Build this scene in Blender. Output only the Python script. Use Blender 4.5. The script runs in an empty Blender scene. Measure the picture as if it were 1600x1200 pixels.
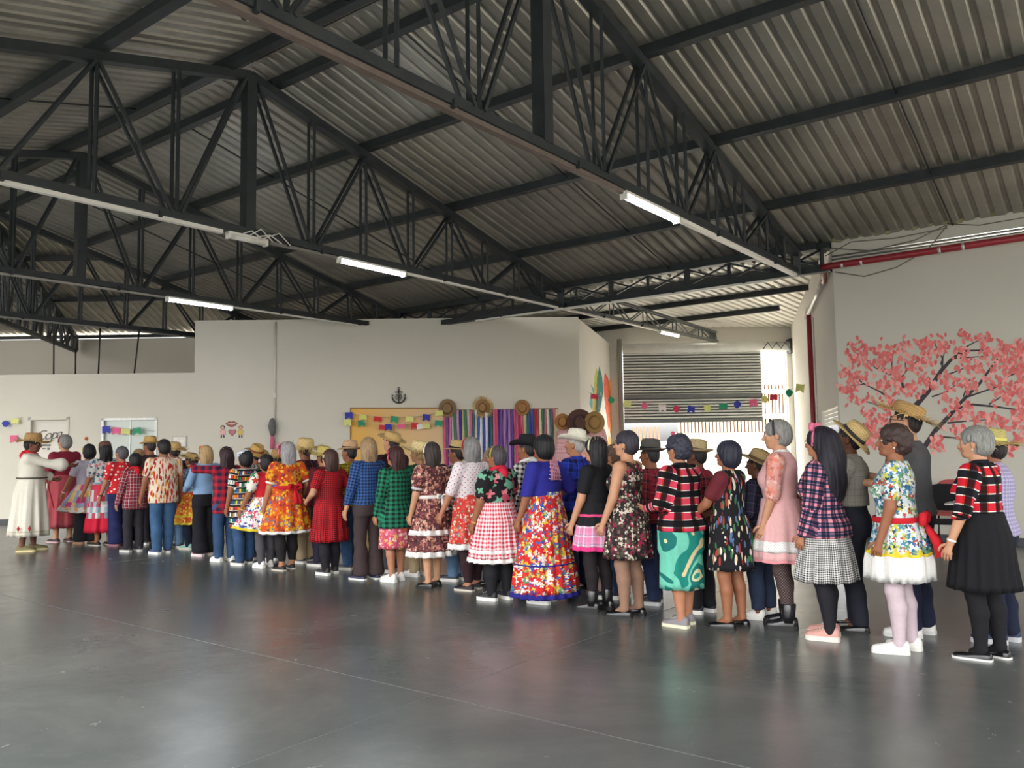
import bpy, math, random
import numpy as np
from mathutils import Vector, Matrix
SC = bpy.context.scene
COL = SC.collection
rnd = random.Random(7)
PI = math.pi

# ------------------------------------------------------------ camera, sky, sun, exposure
F_PX, PITCH, ROLL, CAM_H = 1276.3, .07825, -.015048, 1.45
_c, _s = math.cos(PITCH), math.sin(PITCH)
FWD = Vector((0, _c, _s)); _r0 = Vector((1, 0, 0)); _u0 = Vector((0, -_s, _c))
CR = math.cos(ROLL) * _r0 + math.sin(ROLL) * _u0
CU = -math.sin(ROLL) * _r0 + math.cos(ROLL) * _u0
CAMP = Vector((0, 0, CAM_H))
cam = bpy.data.objects.new('camera', bpy.data.cameras.new('camera'))
cam.data.sensor_fit = 'HORIZONTAL'; cam.data.sensor_width = 36; cam.data.lens = 36 * F_PX / 1600
cam.data.clip_start = .05; cam.data.clip_end = 300
m = Matrix.Identity(4)
for i in range(3):
    m[i][0] = CR[i]; m[i][1] = CU[i]; m[i][2] = -FWD[i]; m[i][3] = CAMP[i]
cam.matrix_world = m
COL.objects.link(cam); SC.camera = cam

SC.view_settings.view_transform = 'Standard'; SC.view_settings.look = 'None'
SC.view_settings.gamma = 1; SC.view_settings.use_curve_mapping = False
SC.view_settings.exposure = 1.08
SC.cycles.max_bounces = 8; SC.cycles.diffuse_bounces = 5; SC.cycles.glossy_bounces = 3
SC.cycles.sample_clamp_indirect = 6; SC.cycles.use_denoising = True

wd = bpy.data.worlds.new('world'); SC.world = wd; wd.use_nodes = True
nt = wd.node_tree; nt.nodes.clear()
sky = nt.nodes.new('ShaderNodeTexSky'); sky.sky_type = 'NISHITA'; sky.sun_disc = False
sky.sun_elevation = math.radians(52); sky.sun_rotation = math.radians(200)
sky.air_density = 1.0; sky.dust_density = 4.0; sky.ozone_density = .4
hs = nt.nodes.new('ShaderNodeHueSaturation'); hs.inputs['Saturation'].default_value = .14
bg = nt.nodes.new('ShaderNodeBackground'); bg.inputs[1].default_value = 0.42
wo = nt.nodes.new('ShaderNodeOutputWorld')
nt.links.new(sky.outputs[0], hs.inputs['Color']); nt.links.new(hs.outputs[0], bg.inputs[0]); nt.links.new(bg.outputs[0], wo.inputs[0])
sl = bpy.data.lights.new('sun', 'SUN'); sl.energy = 26; sl.angle = math.radians(2); sl.color = (1, .95, .86)
so = bpy.data.objects.new('sun', sl); COL.objects.link(so)
so.rotation_euler = Vector((-.25, -.62, -1.0)).to_track_quat('-Z', 'Y').to_euler()   # light comes from the street side, high

# ------------------------------------------------------------ geometry of the place
YAW = .65133
DU = Vector((math.sin(YAW), math.cos(YAW), 0)); DQ = Vector((-math.cos(YAW), math.sin(YAW), 0))
def G(u, q, z=0): return DU * u + DQ * q + Vector((0, 0, z))      # building grid: u across the roof, q along the ridge
def ray(x, y): return FWD + (x - 800) / F_PX * CR - (y - 600) / F_PX * CU
def at_z(x, y, z=0.0):
    d = ray(x, y); return CAMP + d * ((z - CAM_H) / d.z)
def at_plane(x, y, P, n):
    d = ray(x, y); return CAMP + d * ((P - CAMP).dot(n) / d.dot(n))

# ------------------------------------------------------------ objects
def tag(o, label=None, cat=None, group=None, kind=None):
    if label: o['label'] = label
    if cat: o['category'] = cat
    if group: o['group'] = group
    if kind: o['kind'] = kind
    return o
def empty(name, loc=(0, 0, 0), rz=0, label=None, cat=None, group=None, kind=None, parent=None):
    o = bpy.data.objects.new(name, None); o.location = loc; o.rotation_euler = (0, 0, rz)
    o.empty_display_size = .1; COL.objects.link(o)
    if parent: o.parent = parent
    return tag(o, label, cat, group, kind)
def link(name, me, parent=None, loc=None, rz=None):
    o = bpy.data.objects.new(name, me); COL.objects.link(o)
    if parent: o.parent = parent
    if loc is not None: o.location = loc
    if rz is not None: o.rotation_euler = (0, 0, rz)
    return o

class MB:
    def __init__(s): s.v = []; s.f = []; s.m = []; s.sm = []
    def add(s, v, f, mi=0, smooth=False):
        n = len(s.v); s.v += [tuple(p) for p in v]
        for q in f: s.f.append([i + n for i in q]); s.m.append(mi); s.sm.append(smooth)
        return s
    def box(s, c, size, R=None, mi=0):
        c = Vector(c); h = [d / 2 for d in size]
        vs = []
        for x in (-1, 1):
            for y in (-1, 1):
                for z in (-1, 1):
                    p = Vector((x * h[0], y * h[1], z * h[2]))
                    vs.append(c + (R @ p if R else p))
        return s.add(vs, [(0, 1, 3, 2), (4, 6, 7, 5), (0, 4, 5, 1), (2, 3, 7, 6), (0, 2, 6, 4), (1, 5, 7, 3)], mi)
    def bar(s, a, b, w, h, up=(0, 0, 1), mi=0):
        a = Vector(a); b = Vector(b); d = (b - a).normalized(); up = Vector(up)
        if abs(d.dot(up)) > .98: up = Vector((1, 0, 0)) if abs(d.x) < .9 else Vector((0, 1, 0))
        x = d.cross(up).normalized(); y = x.cross(d)
        vs = []
        for p in (a, b):
            for i, j in ((-1, -1), (1, -1), (1, 1), (-1, 1)): vs.append(p + x * (i * w / 2) + y * (j * h / 2))
        return s.add(vs, [(0, 1, 2, 3), (7, 6, 5, 4), (0, 4, 5, 1), (1, 5, 6, 2), (2, 6, 7, 3), (3, 7, 4, 0)], mi)
    def tube(s, pts, r, n=8, mi=0, closed=False, cap=True):
        pts = [Vector(p) for p in pts]; k = len(pts)
        rs = list(r) if isinstance(r, (list, tuple)) else [r] * k
        vs = []; fs = []
        prev = None
        for i, p in enumerate(pts):
            if closed: t = (pts[(i + 1) % k] - pts[i - 1])
            else: t = pts[min(i + 1, k - 1)] - pts[max(i - 1, 0)]
            t.normalize()
            if prev is None:
                a = Vector((0, 0, 1)) if abs(t.z) < .9 else Vector((1, 0, 0))
                x = t.cross(a).normalized()
            else: x = (prev - t * prev.dot(t)).normalized()
            prev = x; y = t.cross(x)
            for j in range(n):
                an = 2 * PI * j / n; vs.append(p + x * (math.cos(an) * rs[i]) + y * (math.sin(an) * rs[i]))
        for i in range(k if closed else k - 1):
            i2 = (i + 1) % k
            for j in range(n):
                j2 = (j + 1) % n; fs.append((i * n + j, i * n + j2, i2 * n + j2, i2 * n + j))
        if cap and not closed: fs.append(tuple(range(n))[::-1]); fs.append(tuple((k - 1) * n + j for j in range(n)))
        return s.add(vs, fs, mi, True)
    def poly(s, pts, off, mi=0):        # flat outline given thickness along off
        n = len(pts); off = Vector(off); a = [Vector(p) for p in pts]
        vs = a + [p + off for p in a]
        fs = [tuple(range(n))[::-1], tuple(range(n, 2 * n))] + [(i, (i + 1) % n, n + (i + 1) % n, n + i) for i in range(n)]
        return s.add(vs, fs, mi)
    def mesh(s, name, mats):
        me = bpy.data.meshes.new(name); me.from_pydata(s.v, [], s.f)
        for m_ in (mats if isinstance(mats, (list, tuple)) else [mats]): me.materials.append(m_)
        me.polygons.foreach_set('material_index', s.m); me.polygons.foreach_set('use_smooth', s.sm)
        me.update(); return me
    def build(s, name, mats, parent=None, loc=None, rz=None):
        return link(name, s.mesh(name, mats), parent, loc, rz)

# ------------------------------------------------------------ materials
def S(r, g, b):   # sRGB 0-255 to linear
    return tuple(((c / 255) / 12.92 if c / 255 <= .04045 else ((c / 255 + .055) / 1.055) ** 2.4) for c in (r, g, b)) + (1,)
def C4(c): return tuple(c) if len(c) == 4 else S(*c)
class NT:
    def __init__(s, name, rough=.8, metal=0, spec=.5):
        s.m = bpy.data.materials.new(name); s.m.use_nodes = True; s.t = s.m.node_tree
        s.b = s.t.nodes['Principled BSDF']; s.b.inputs['Roughness'].default_value = rough
        s.b.inputs['Metallic'].default_value = metal; s.b.inputs['Specular IOR Level'].default_value = spec
    def n(s, typ, **kw):
        x = s.t.nodes.new(typ)
        for k, v in kw.items(): setattr(x, k, v)
        return x
    def put(s, sock, v):
        if hasattr(v, 'is_output'): s.t.links.new(v, sock)
        elif v is not None: sock.default_value = v
    def math(s, op, a, b=None, c=None):
        x = s.n('ShaderNodeMath', operation=op)
        for i, v in enumerate((a, b, c)):
            if v is not None: s.put(x.inputs[i], v)
        return x.outputs[0]
    def mix(s, f, a, b, blend='MIX'):
        x = s.n('ShaderNodeMix', data_type='RGBA', blend_type=blend)
        s.put(x.inputs[0], f); s.put(x.inputs[6], a); s.put(x.inputs[7], b); return x.outputs[2]
    def ramp(s, f, stops, interp='CONSTANT'):
        x = s.n('ShaderNodeValToRGB'); r = x.color_ramp; r.interpolation = interp
        while len(r.elements) < len(stops): r.elements.new(.5)
        for e, (p, c) in zip(r.elements, stops): e.position = p; e.color = C4(c)
        s.put(x.inputs[0], f); return x.outputs[0]
    def uv(s): return s.n('ShaderNodeUVMap').outputs[0]
    def obj(s): return s.n('ShaderNodeTexCoord').outputs['Object']
    def geo(s): return s.n('ShaderNodeNewGeometry').outputs['Position']
    def mapping(s, v, sc=(1, 1, 1), rot=(0, 0, 0), loc=(0, 0, 0)):
        x = s.n('ShaderNodeMapping'); s.put(x.inputs[0], v)
        x.inputs['Scale'].default_value = sc; x.inputs['Rotation'].default_value = rot; x.inputs['Location'].default_value = loc
        return x.outputs[0]
    def noise(s, v, scale, detail=3, rough=.5, dist=0, out=0):
        x = s.n('ShaderNodeTexNoise'); s.put(x.inputs['Vector'], v); x.inputs['Scale'].default_value = scale
        x.inputs['Detail'].default_value = detail; x.inputs['Roughness'].default_value = rough; x.inputs['Distortion'].default_value = dist
        return x.outputs[out]
    def sep(s, v):
        x = s.n('ShaderNodeSeparateXYZ'); s.put(x.inputs[0], v); return x.outputs
    def bump(s, h, st=.3, d=.01):
        x = s.n('ShaderNodeBump'); x.inputs['Strength'].default_value = st; x.inputs['Distance'].default_value = d
        s.put(x.inputs['Height'], h); s.t.links.new(x.outputs[0], s.b.inputs['Normal'])
    def col(s, v): s.put(s.b.inputs['Base Color'], v); return s
_MC = {}
def plain(c, rough=.75, metal=0, var=.12, nscale=18, bump=0, spec=.5, name=None):
    c = C4(c); k = ('p', c, rough, metal, var, nscale, bump, spec)
    if k in _MC: return _MC[k]
    M = NT(name or 'mat_plain', rough, metal, spec)
    f = M.noise(M.obj(), nscale, 4)
    lo = tuple(x * (1 - var) for x in c[:3]) + (1,); hi = tuple(min(1, x * (1 + var)) for x in c[:3]) + (1,)
    M.col(M.ramp(f, [(.3, lo), (.7, hi)], 'LINEAR'))
    if bump: M.bump(f, bump, .01)
    _MC[k] = M.m; return M.m
def emit(c, st):
    M = NT('mat_glow'); M.b.inputs['Emission Color'].default_value = C4(c); M.b.inputs['Emission Strength'].default_value = st
    M.col(C4(c)); return M.m

def m_steel():
    M = NT('mat_steel_paint', .55, .0, .4); p = M.obj()
    f = M.noise(p, 3, 5, .6); f2 = M.noise(p, 40, 2)
    c = M.ramp(f, [(.35, S(36, 41, 44)), (.62, S(48, 53, 55)), (.72, S(58, 52, 46))], 'LINEAR')
    M.col(c); M.bump(f2, .1, .005); return M.m
def m_sheet(k=0):
    M = NT('mat_galvanised_sheet', .42, .1 if k else .55, .5); p = M.geo()
    f = M.noise(p, .9, 5, .6); f2 = M.noise(M.mapping(p, (6, 6, 6)), 3, 3)
    c = M.ramp(f, [(.3, S(134, 132, 124)), (.5, S(152, 149, 140)), (.66, S(166, 161, 150)), (.74, S(144, 128, 116))], 'LINEAR')
    if k: c = M.ramp(f, [(.3, S(206, 203, 194)), (.7, S(228, 224, 214))], 'LINEAR')
    c = M.mix(M.math('MULTIPLY', f2, .18), c, S(120, 115, 106))
    M.col(c); M.bump(f2, .08, .01)
    M.put(M.b.inputs['Roughness'], M.math('MULTIPLY_ADD', f2, .25, .33)); return M.m
def m_wall(c, name='mat_wall_paint', dirt=(150, 140, 125)):
    M = NT(name, .75, 0, .35); p = M.geo()
    f = M.noise(p, .45, 4, .55); f2 = M.noise(p, 9, 5, .6)
    c0 = C4(c); cc = M.ramp(f, [(.3, tuple(x * .93 for x in c0[:3]) + (1,)), (.7, c0)], 'LINEAR')
    cc = M.mix(M.math('MULTIPLY', M.math('GREATER_THAN', f2, .70), .12), cc, S(*dirt))
    M.col(cc); M.bump(f2, .12, .01); return M.m
def m_floor():
    M = NT('mat_polished_floor', .3, 0, .5); p = M.geo()
    f = M.noise(M.mapping(p, (1, 1, 1)), .55, 6, .62, .6); f2 = M.noise(M.mapping(p, (1, 1, 1), (0, 0, .7)), 2.6, 6, .68, 1.2); f3 = M.noise(p, 30, 3)
    c = M.ramp(f, [(.3, S(80, 86, 85)), (.5, S(98, 102, 100)), (.7, S(118, 121, 117))], 'LINEAR')
    c = M.mix(M.math('MULTIPLY', f2, .55), c, S(70, 74, 74))
    c = M.mix(M.math('MULTIPLY', M.math('GREATER_THAN', f3, .68), .16), c, S(126, 128, 125))
    M.col(c)
    r = M.math('MULTIPLY_ADD', f2, .12, .16); M.put(M.b.inputs['Roughness'], M.math('MULTIPLY_ADD', f, .06, r))
    f4 = M.noise(M.mapping(p, (3, 9, 1)), 2.2, 4, .6, .8); M.bump(M.math('ADD', f2, M.math('MULTIPLY', f4, .8)), .09, .012); return M.m
STEEL = m_steel(); SHEET = m_sheet(); SHEET2 = m_sheet(1); FLOORM = m_floor()
WALLM = m_wall((216, 210, 195)); WALLR = m_wall((214, 210, 202), 'mat_wall_entrance'); WALLC = m_wall((203, 199, 185), 'mat_wall_cherry')
BASEM = plain((66, 68, 70), .6); WHITE = plain((226, 222, 212), .5, 0, .04); CREAM = plain((214, 208, 194), .6, 0, .03)
BLACK = plain((24, 24, 26), .5); REDP = plain((142, 36, 46), .4); STEELW = plain((196, 196, 192), .4, .3)
CONC = m_wall((200, 196, 186), 'mat_street'); 
# ------------------------------------------------------------ floor, street
def flat(name, pts, z0, z1, mat, parent=None, kind='structure'):
    b = MB(); b.poly([(p[0], p[1], z0) for p in pts], (0, 0, z1 - z0)); o = b.build(name, mat, parent)
    if kind: o['kind'] = kind
    return o
FL = flat('floor', [(-26, -14), (13, -14), (13, 12), (8.2, 22.62), (-26, 24.2)], -.2, 0, FLOORM)
JM = plain((97, 100, 99), .5)
def joint(a, b):
    o = MB().bar(a, b, .006, .0012).build('floor_joint', JM, FL); return o
for u_ in (3.65, 10.4): joint(G(u_, -5, .0004), G(u_, 17, .0004))
for q_ in (3.4, 11.0): joint(G(-6, q_, .0004), G(12.9, q_, .0004))
flat('street', [(-30, 22.65), (8.25, 22.65), (13.1, 12), (14, -8), (45, -8), (45, 60), (-30, 60)], -.25, -.03, CONC)

# ------------------------------------------------------------ roof
UR, SL, UE = 6.07, .25, 13.3
Q0, Q1 = -9.0, 17.6
def zc(u): return 6.27 - SL * abs(u - UR)
ROOF = empty('ceiling', (0, 0, 0), kind='structure')
def sheet_mesh(width, length, pitch=.2, h=.035):
    # ribs run along local y (0..length), sheet faces down; local x across
    prof = []; n = round(width / pitch)
    for i in range(n):
        x = i * pitch
        prof += [(x, 0), (x + pitch * .55, 0), (x + pitch * .67, h), (x + pitch * .88, h)]
    prof.append((width, 0)); prof.append((width + .03, 0))
    v = []; f = []
    for y in (0, length):
        for dz in (0, .004):
            v += [(x, y, z + dz) for x, z in prof]
    k = len(prof)
    for i in range(k - 1):
        f.append((i, 2 * k + i, 2 * k + i + 1, i + 1)); f.append((k + i, k + i + 1, 3 * k + i + 1, 3 * k + i))
        f.append((i, i + 1, k + i + 1, k + i)); f.append((2 * k + i, 3 * k + i, 3 * k + i + 1, 2 * k + i + 1))
    b = MB(); b.add(v, f); return b.mesh('roof_sheet', SHEET)
LEN = (UE + .35 - UR) * math.sqrt(1 + SL * SL)
sm = sheet_mesh(1.0, LEN)
def frame(o, org, ex, ey):
    ex = Vector(ex).normalized(); ey = Vector(ey).normalized(); ez = ex.cross(ey)
    M = Matrix.Identity(4)
    for i in range(3): M[i][0] = ex[i]; M[i][1] = ey[i]; M[i][2] = ez[i]; M[i][3] = org[i]
    o.matrix_world = M
zroof = .175
qv = Q0
while qv < Q1 - .5:
    # right slope: x along -q keeps z up (ex x ey = up)
    o = link('roof_sheet', sm, ROOF); frame(o, G(UR, qv + 1.0, 6.27 + zroof + .004 * (int(qv) % 2)), -DQ, DU - Vector((0, 0, SL)))
    o = link('roof_sheet', sm, ROOF); frame(o, G(UR, qv, 6.27 + zroof + .004 * (int(qv) % 2)), DQ, -DU - Vector((0, 0, SL)))
    qv += 1.0
RC = MB(); RC.bar(G(UR - .16, Q0, 6.27 + zroof + .0), G(UR - .16, Q1, 6.27 + zroof), .34, .012); RC.bar(G(UR + .16, Q0, 6.27 + zroof), G(UR + .16, Q1, 6.27 + zroof), .34, .012)
RC.build('ridge_cap', SHEET, ROOF)
TOPN = [8.02, 9.90, 11.72]                # panel points of the top chord = purlin lines
def purlin(u):
    z = zc(u) + .05 + .06
    b = MB(); b.bar(G(u, Q0, z), G(u, Q1, z), .065, .12); b.bar(G(u + .03, Q0, z - .055), G(u + .03, Q1, z - .055), .12, .008)
    b.build('purlin', STEEL, ROOF)
for u in [UR - .36, UR + .36] + TOPN + [2 * UR - a for a in TOPN] + [2 * UR - UE + .12]: purlin(u)
MB().bar(G(UE - .12, 3.9, zc(UE - .12) + .11), G(UE - .12, Q1, zc(UE - .12) + .11), .065, .12).build('purlin', STEEL, ROOF)
for qm in (1.95, 6.45, 10.9, 15.3):
    for sgn in (1, -1):
        us = [UR + .3] + TOPN + [UE - .1]
        for a, b_ in zip(us[:-1], us[1:]):
            ua, ub = (a, b_) if sgn > 0 else (2 * UR - a, 2 * UR - b_)
            MB().tube([G(ua, qm, zc(ua) + .10), G(ub, qm, zc(ub) + .10)], .012, 6).build('sag_rod', BLACK, ROOF)

# ------------------------------------------------------------ trusses
ZB = 4.18
def truss(q, label, full=True):
    o = empty('roof_truss', G(UR, q, ZB), 0, label, 'truss', 'gable roof trusses')
    def B(name, a, b, w, h, up=(0, 0, 1)):
        off = G(UR, q, ZB); MB().bar(Vector(a) - off, Vector(b) - off, w, h, up).build(name, STEEL, o)
    ul = 2 * UR - UE
    B('bottom_chord', G(ul, q, ZB + .045), G(UE - .12, q, ZB + .045), .12, .09)
    B('king_post', G(UR, q, ZB + .08), G(UR, q, 6.30), .14, .14, DU)
    for sg in (1, -1):
        X = lambda a: UR + sg * (a - UR)
        B('top_chord', G(UR, q, zc(UR)), G(X(UE - .1), q, zc(UE - .1)), .13, .11)
        lowers = [7.07, 9.00, 10.82]
        tops = [UR + .08] + TOPN + [12.98]
        for e in (-.06, .06):
            for i, lo in enumerate(lowers):
                a, b_ = tops[i], tops[i + 1]
                B('web_bar', G(X(a), q + e, zc(a) - .04), G(X(lo - .06), q + e, ZB + .07), .034, .034)
                B('web_bar', G(X(lo), q + e, zc(lo) - .04), G(X(lo), q + e, ZB + .07), .034, .034)
                B('web_bar', G(X(b_), q + e, zc(b_) - .04), G(X(lo + .06), q + e, ZB + .07), .034, .034)
                if i < 3: B('web_bar', G(X(b_), q + e, zc(b_) - .04), G(X(b_), q + e, ZB + .07), .034, .034)
            B('web_bar', G(X(TOPN[2]), q + e, zc(TOPN[2])), G(X(12.45), q + e, ZB + .07), .034, .034)
            B('web_bar', G(X(12.45), q + e, zc(12.45)), G(X(12.45), q + e, ZB + .07), .034, .034)
        B('end_post', G(X(UE - .16), q, ZB), G(X(UE - .16), q, zc(UE - .16) + .05), .12, .12)
    return o
TQ = [4.22, 8.80, 13.30, 17.5]
truss(TQ[0], 'dark steel gable truss nearest the camera, its thick king post ending above the crowd')
truss(TQ[1], 'second dark steel gable truss from the camera, with the middle glowing tube under it')
truss(TQ[2], 'third dark steel gable truss from the camera, carrying the leftmost glowing tube')
truss(TQ[3], 'last dark steel gable truss at the far end of the main roof')

# lattice girder along the right eave
GD = empty('lattice_girder', G(UE, 3.7, ZB), 0, 'long dark lattice girder with crossed bars over the passage to the roller door', 'girder')
def GB(name, a, b, w, h): 
    off = G(UE, 3.7, ZB); MB().bar(Vector(a) - off, Vector(b) - off, w, h).build(name, STEEL, GD)
zt = ZB + .46
GB('bottom_chord', G(UE, 3.72, ZB + .05), G(UE, 17.4, ZB + .05), .14, .10)
GB('top_chord', G(UE, 3.72, zt - .04), G(UE, 17.4, zt - .04), .14, .09)
k = 3.85; i = 0
while k < 17.0:
    GB('post', G(UE, k, ZB + .1), G(UE, k, zt - .08), .09 if i % 2 else .05, .09 if i % 2 else .05)
    if k + .78 < 17.2:
        GB('cross_bar', G(UE - .02, k, ZB + .1), G(UE - .02, k + .78, zt - .08), .03, .03)
        GB('cross_bar', G(UE + .02, k + .78, ZB + .1), G(UE + .02, k, zt - .08), .03, .03)
    k += .78; i += 1

# entrance roof beyond the girder
RO2 = empty('ceiling', (0, 0, 0), kind='structure')
def zr2(u): return 4.73 - .018 * (u - UE)
ent0 = sheet_mesh(1.0, 1.0); ent = ent0.copy(); ent.materials.clear(); ent.materials.append(SHEET2)
FY = 22.45
for k in range(17):
    qa = 2.9 + k
    # sheet runs in +u from the girder until it reaches the facade line Y = FY
    umax = (FY + .95 - (qa + .5) * DQ.y) / DU.y
    o = link('roof_sheet', ent, RO2); frame(o, G(UE - .1, qa + 1, zr2(UE) + .12), -DQ, DU - Vector((0, 0, .018))); 
    o.matrix_world = o.matrix_world @ Matrix.Diagonal((1, umax - UE, 1, 1))
for u, q0_, q1_ in ((17.25, 5.0, 14.2), (19.2, 6.6, 14.2), (15.3, 3.9, 14.2)):
    MB().bar(G(u, q0_, zr2(u) + .055), G(u, q1_, zr2(u) + .055), .08, .12).build('purlin', STEEL, RO2)

# light lattice beam carrying on from the second truss to the entrance
LB = empty('lattice_beam', G(UE, TQ[1], ZB), 0, 'slim grey lattice beam running from the girder towards the roller door', 'beam')
LGM = plain((92, 96, 97), .5)
def LBB(name, a, b, w=.03, h=.03):
    off = G(UE, TQ[1], ZB); MB().bar(Vector(a) - off, Vector(b) - off, w, h).build(name, LGM, LB)
ue2 = 20.6
def zb2(u): return ZB + .47 - .012 * (u - UE) * 2
for e in (-.05, .05):
    LBB('chord', G(UE, TQ[1] + e, ZB + .03), G(ue2, TQ[1] + e, ZB + .03), .03, .05)
    LBB('chord', G(UE, TQ[1] + e, zb2(UE)), G(ue2 - .1, TQ[1] + e, zb2(ue2) - .03), .03, .05)
    u = UE + .3
    while u < ue2 - .6:
        LBB('web_bar', G(u, TQ[1] + e, zb2(u)), G(u, TQ[1] + e, ZB + .03), .024, .024)
        LBB('web_bar', G(u, TQ[1] + e, zb2(u)), G(u + .75, TQ[1] + e, ZB + .03), .024, .024)
        LBB('web_bar', G(u + 1.5, TQ[1] + e, zb2(u + 1.5)) if u + 1.5 < ue2 else G(ue2 - .1, TQ[1] + e, zb2(ue2)), G(u + .75, TQ[1] + e, ZB + .03), .024, .024)
        u += 1.5
for kk in range(3): LBB('end_post', G(ue2 - .1 - .12 * kk, TQ[1], zb2(ue2)), G(ue2 - .02 - .16 * kk, TQ[1], ZB + .02), .03, .1)

# ------------------------------------------------------------ lamps and rails
GLOW = emit((236, 243, 255), 26)
def rail(q, ua, ub, label, mat=WHITE, w=.07, h=.045, zz=ZB - .024):
    o = empty('light_rail', G(ua, q, zz), 0, label, 'rail')
    b = MB(); off = G(ua, q, zz)
    b.bar(Vector((0, 0, 0)), G(ub, q, zz) - off, w, h); b.build('channel', mat, o)
    n = max(2, int((ub - ua) / 1.6))
    for i in range(n):
        u = ua + (i + .5) * (ub - ua) / n
        MB().box(G(u, q, zz + .03) - off, (.03, .16, .07), Matrix.Rotation(-YAW + PI / 2, 3, 'Z')).build('clip', STEEL, o)
    return o
def tube_light(q, ua, ub, label, mat=GLOW, zz=ZB - .035, r=.035):
    o = empty('tube_light', G(ua, q, zz), 0, label, 'lamp', 'tube lamps under the trusses')
    L = ub - ua; D = lambda u, z=0: DU * u + Vector((0, 0, z))
    MB().bar(D(0, .02), D(L, .02), .09, .03).build('housing', WHITE, o)
    MB().tube([D(.03, -.015), D(L - .03, -.015)], r, 10).build('tube', mat, o)
    for e in (0, L - .03): MB().bar(D(e, -.012), D(e + .03, -.012), .085, .085).build('end_cap', WHITE, o)
    return o
tube_light(TQ[0], 7.55, 8.84, 'brightest glowing tube lamp, under the nearest truss and right of its king post')
tube_light(TQ[1], 7.55, 8.86, 'glowing tube lamp under the second truss, above the long cream wall')
tube_light(TQ[2], 7.55, 8.86, 'leftmost glowing tube lamp, under the third truss')
OFFM = plain((216, 214, 206), .4)
tube_light(TQ[1], 5.78, 6.35, 'short unlit tube lamp with loose wires beside the second king post', OFFM)
tube_light(TQ[1], 17.3, 18.3, 'small lit tube lamp under the slim beam near the roller door', emit((255, 250, 235), 4))
rail(TQ[0], 8.88, 13.1, 'white channel under the nearest truss, running on from its glowing tube to the girder')
rail(TQ[0], 2.0, 7.5, 'dull brown underside channel of the nearest truss left of its glowing tube', plain((104, 92, 84), .5))
rail(TQ[1], -.9, 5.7, 'white channel along the second truss from the left edge to the unlit tube')
rail(TQ[1], 8.9, 17.2, 'thin white channel under the second truss from its glowing tube to the slim beam', WHITE, .05, .035)
rail(TQ[1], 6.4, 7.5, 'grey stub of channel between the unlit tube and the middle glowing tube', plain((120, 116, 110), .5), .05, .035)
rail(TQ[2], 1.0, 7.5, 'narrow grey channel under the third truss left of the leftmost glowing tube', plain((150, 147, 140), .5), .045, .03)
rail(TQ[2], 8.9, 13.0, 'narrow pale channel under the third truss right of the leftmost glowing tube', WHITE, .045, .03)
rail(TQ[3], 1.0, 12.8, 'narrow grey channel under the last truss', plain((140, 138, 132), .5), .045, .03)
gr = empty('light_rail', G(UE - .09, 4.6, ZB - .03), 0, 'white strip fixed along the underside of the lattice girder', 'rail')
MB().bar((0, 0, 0), DQ * 6.4, .06, .035).build('channel', WHITE, gr)
for k in range(5): MB().box(DQ * (.5 + 1.3 * k) + Vector((0, 0, .02)), (.09, .05, .03), Matrix.Rotation(YAW, 3, 'Z')).build('clip', STEEL, gr)
# loose wires by the second king post
wr = MB(); a0 = G(5.95, TQ[1] - .08, ZB - .01)
for k in range(4):
    wr.tube([a0 + DU * (.1 * k), a0 + DU * (.12 + .14 * k) + Vector((0, 0, .06 + .05 * (k % 2))), a0 + DU * (.3 + .14 * k) + Vector((0, 0, -.02))], .008, 6)
tag(wr.build('loose_wire', WHITE), 'tangle of pale loose wires at the foot of the second king post', 'wire')

# ------------------------------------------------------------ walls
TH = .15
def wallpoly(name, pts, n, mat):         # pts on the visible face, n = unit vector pointing away from the viewer
    b = MB(); b.poly(pts, Vector(n) * TH); o = b.build(name, mat); o['kind'] = 'structure'; return o
WB0 = Vector((0, 17.87, 0)); WBD = Vector((1, .037, 0)).normalized(); WBN = Vector((-WBD.y, WBD.x, 0))
def wb(x, y, off=0.0): return at_plane(x, y, WB0 - WBN * off, WBN)        # point on the long cream wall
def wbx(px): return wb(px, 700)
ZL, ZH = 3.15, 4.29
def onw(P, z): return Vector((P.x, P.y, z))
xA, xS, xE = wbx(-160), wbx(302), wbx(908)
dl, dr, dt = wbx(43), wbx(107), 2.26       # door opening
wl, wr_, wt, wbm = wbx(158), wbx(245), 2.22, .95
bw = MB()
for (a, b_, z0, z1) in ((xA, dl, 0, ZL), (dl, dr, dt, ZL), (dr, wl, 0, ZL), (wl, wr_, wt, ZL), (wl, wr_, 0, wbm), (wr_, xS, 0, ZL), (xS, xE, 0, ZH)):
    bw.poly([onw(a, z0), onw(b_, z0), onw(b_, z1), onw(a, z1)], WBN * TH)
o = bw.build('wall_back', WALLM); o['kind'] = 'structure'
cp = MB()
cp.poly([onw(xS, ZH) + Vector((-.03, 0, 0)), onw(xE, ZH), onw(xE, ZH + .035), onw(xS, ZH + .03) + Vector((-.03, 0, 0))], WBN * (TH + .04))
cp.poly([onw(xA, ZL), onw(xS, ZL), onw(xS, ZL + .03), onw(xA, ZL + .03)], WBN * (TH + .03))
o = cp.build('trim_1', CREAM); o['kind'] = 'structure'
bs = MB()
for a, b_ in ((xA, dl), (dr, xE)): bs.poly([onw(a, 0) - WBN * .012, onw(b_, 0) - WBN * .012, onw(b_, .11) - WBN * .012, onw(a, .11) - WBN * .012], WBN * .012)
o = bs.build('baseboard_back', BASEM); o['kind'] = 'structure'
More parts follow.
